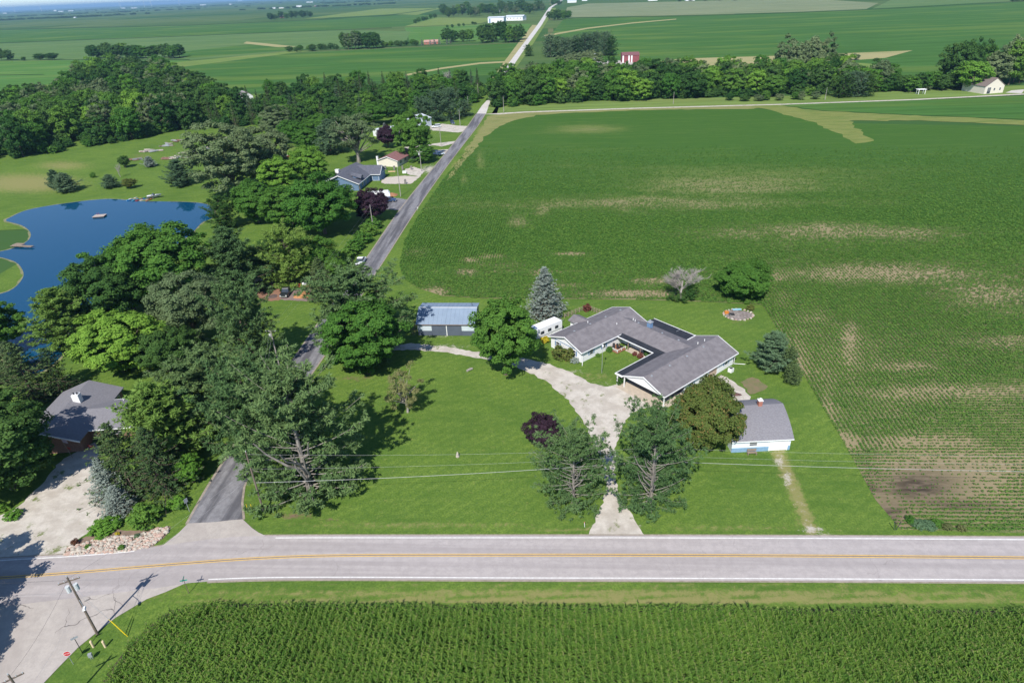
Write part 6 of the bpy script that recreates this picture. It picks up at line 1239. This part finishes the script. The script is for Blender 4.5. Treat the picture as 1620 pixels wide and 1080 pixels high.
# stop sign facing the side street
rz = R(-72); e = empty('stop_sign', at(116, 1050), rz, 'red stop sign on a thin post at the road junction', 'sign'); MB().tube([(0,0,0),(0,0,2.3)], .035, 6).build('post', STEEL, e)
octo = lambda r_: [(r_*math.cos(R(22.5+45*k)), 2.0 + r_*math.sin(R(22.5+45*k))) for k in range(8)]
MB().prism(octo(.41), 'x', .04, .05).build('border', TRIMW, e); MB().prism(octo(.37), 'x', .051, .056).build('face', mat('sign_red', (.55, .02, .03), (.5, .02, .03), 2, .4), e)
cu = bpy.data.curves.new('lettering', 'FONT'); cu.body = 'STOP'; cu.size = .27; cu.align_x = 'CENTER'; cu.align_y = 'CENTER'; cu.extrude = .002; to = bpy.data.objects.new('lettering', cu); COL.objects.link(to); dg = bpy.context.evaluated_depsgraph_get(); tm = bpy.data.meshes.new_from_object(to.evaluated_get(dg)); bpy.data.objects.remove(to)
o = link('lettering', tm, e); tm.materials.clear(); tm.materials.append(TRIMW); o.location = (.06, 0, 2.0); o.rotation_euler = (R(90), 0, R(90))
def sign(name, label, bx, by, h, rz_, w_, hh, m_, post=STEEL):
    e = empty(name, at(bx, by), rz_, label, 'sign'); MB().tube([(0,0,0),(0,0,h)], .04, 6).build('post', post, e); part_box(e, 'panel', m_, -w_/2, w_/2, -.055, -.042, h - hh, h); return e
SGR = mat('sign_green', (.02, .32, .22), None, 3, .4); SBK = mat('sign_back', (.38, .40, .42), None, 3, .4)
sign('road_sign', 'grey sign turned away behind the stop sign', 130, 1031, 2.8, R(35), .75, .3, SBK, DARK); sign('road_sign', 'back of the sign on the verge left of the lane mouth', 300, 809, 2.6, R(60), .6, .75, SBK)
e = sign('street_name_sign', 'green street name sign beside the curve of the highway', 299, 938, 2.6, R(10), .9, .2, SGR, POLEM); part_box(e, 'cross_panel', SGR, -.012, .012, -.45, .45, 2.62, 2.82)
sign('road_sign', 'white post marker at the lane edge of the soybean field', 661, 334, 1.5, SA + R(90), .35, .6, TRIMW); sign('mail_box', 'small dark marker at the lane verge near the pale car', 714, 256, 1.2, SA, .35, .4, DARK)
e = empty('meter_box', at(146, 1042), R(20), 'small grey meter pedestal with pipes beside the stop sign', 'meter'); part_box(e, 'box', STEEL, -.2, .2, -.15, .15, .5, 1.0); MB().tube([(-.1,0,0),(-.1,0,.5)], .04, 5).build('pipe', STEEL, e); MB().tube([(.1,0,0),(.1,0,.5)], .04, 5).build('pipe', STEEL, e)
e = empty('reflector_post', at(925, 833), R(5), 'short red-topped reflector post left of the driveway mouth', 'post'); MB().tube([(0,0,0),(-.05,0,.9)], .04, 5).build('shaft', TRIMW, e); part_box(e, 'reflector', mat('sign_red', (.55, .02, .03)), -.1, .0, -.03, .03, .75, .95)

# ---------------------------------------------------------------- wind turbines on the horizon
for i, (x, hp) in enumerate(((24, 9), (66, 9.5), (191, 8), (229, 7), (240, 7.5), (284, 6.5))):
    yb = -19 - .043 * (x - 810) + 5.2; p = at(x, yb); s_ = scale_at((p.x, p.y, 40)); h = hp / s_ * 1.05
    e = empty('wind_turbine', p, R(20 * i), 'white wind turbine on the left horizon, %s from the left' % ('first', 'second', 'third', 'fourth', 'fifth', 'sixth')[i], 'wind turbine', 'turbines on the horizon')
    MB().tube([(0,0,0),(0,0,h)], [4.2,2.6], 8).build('tower', TRIMW, e); part_box(e, 'nacelle', TRIMW, -2.5, 2.5, -5, 6, h-1, h+4)
    for k in range(3): a_ = R(90 + 120*k + 17*i); MB().tube([(0,-6,h+1.5),(math.cos(a_)*h*.45,-6,h+1.5+math.sin(a_)*h*.45)], [2.2,.7], 5).build('blade', TRIMW, e)

# ---------------------------------------------------------------- summer haze
hz = MB().box(-64000, 64000, -2500, 72000, -1.2, 190).build('haze', None); tag(hz, kind='stuff')
m, t, b = nodes('haze'); t.nodes.remove(b); pv = N(t, 'ShaderNodeVolumePrincipled'); pv.inputs['Color'].default_value = (.40, .68, 1, 1); pv.inputs['Density'].default_value = 5.5e-5; pv.inputs['Anisotropy'].default_value = .1
t.links.new(pv.outputs[0], t.nodes['Material Output'].inputs['Volume']); hz.data.materials.append(m)
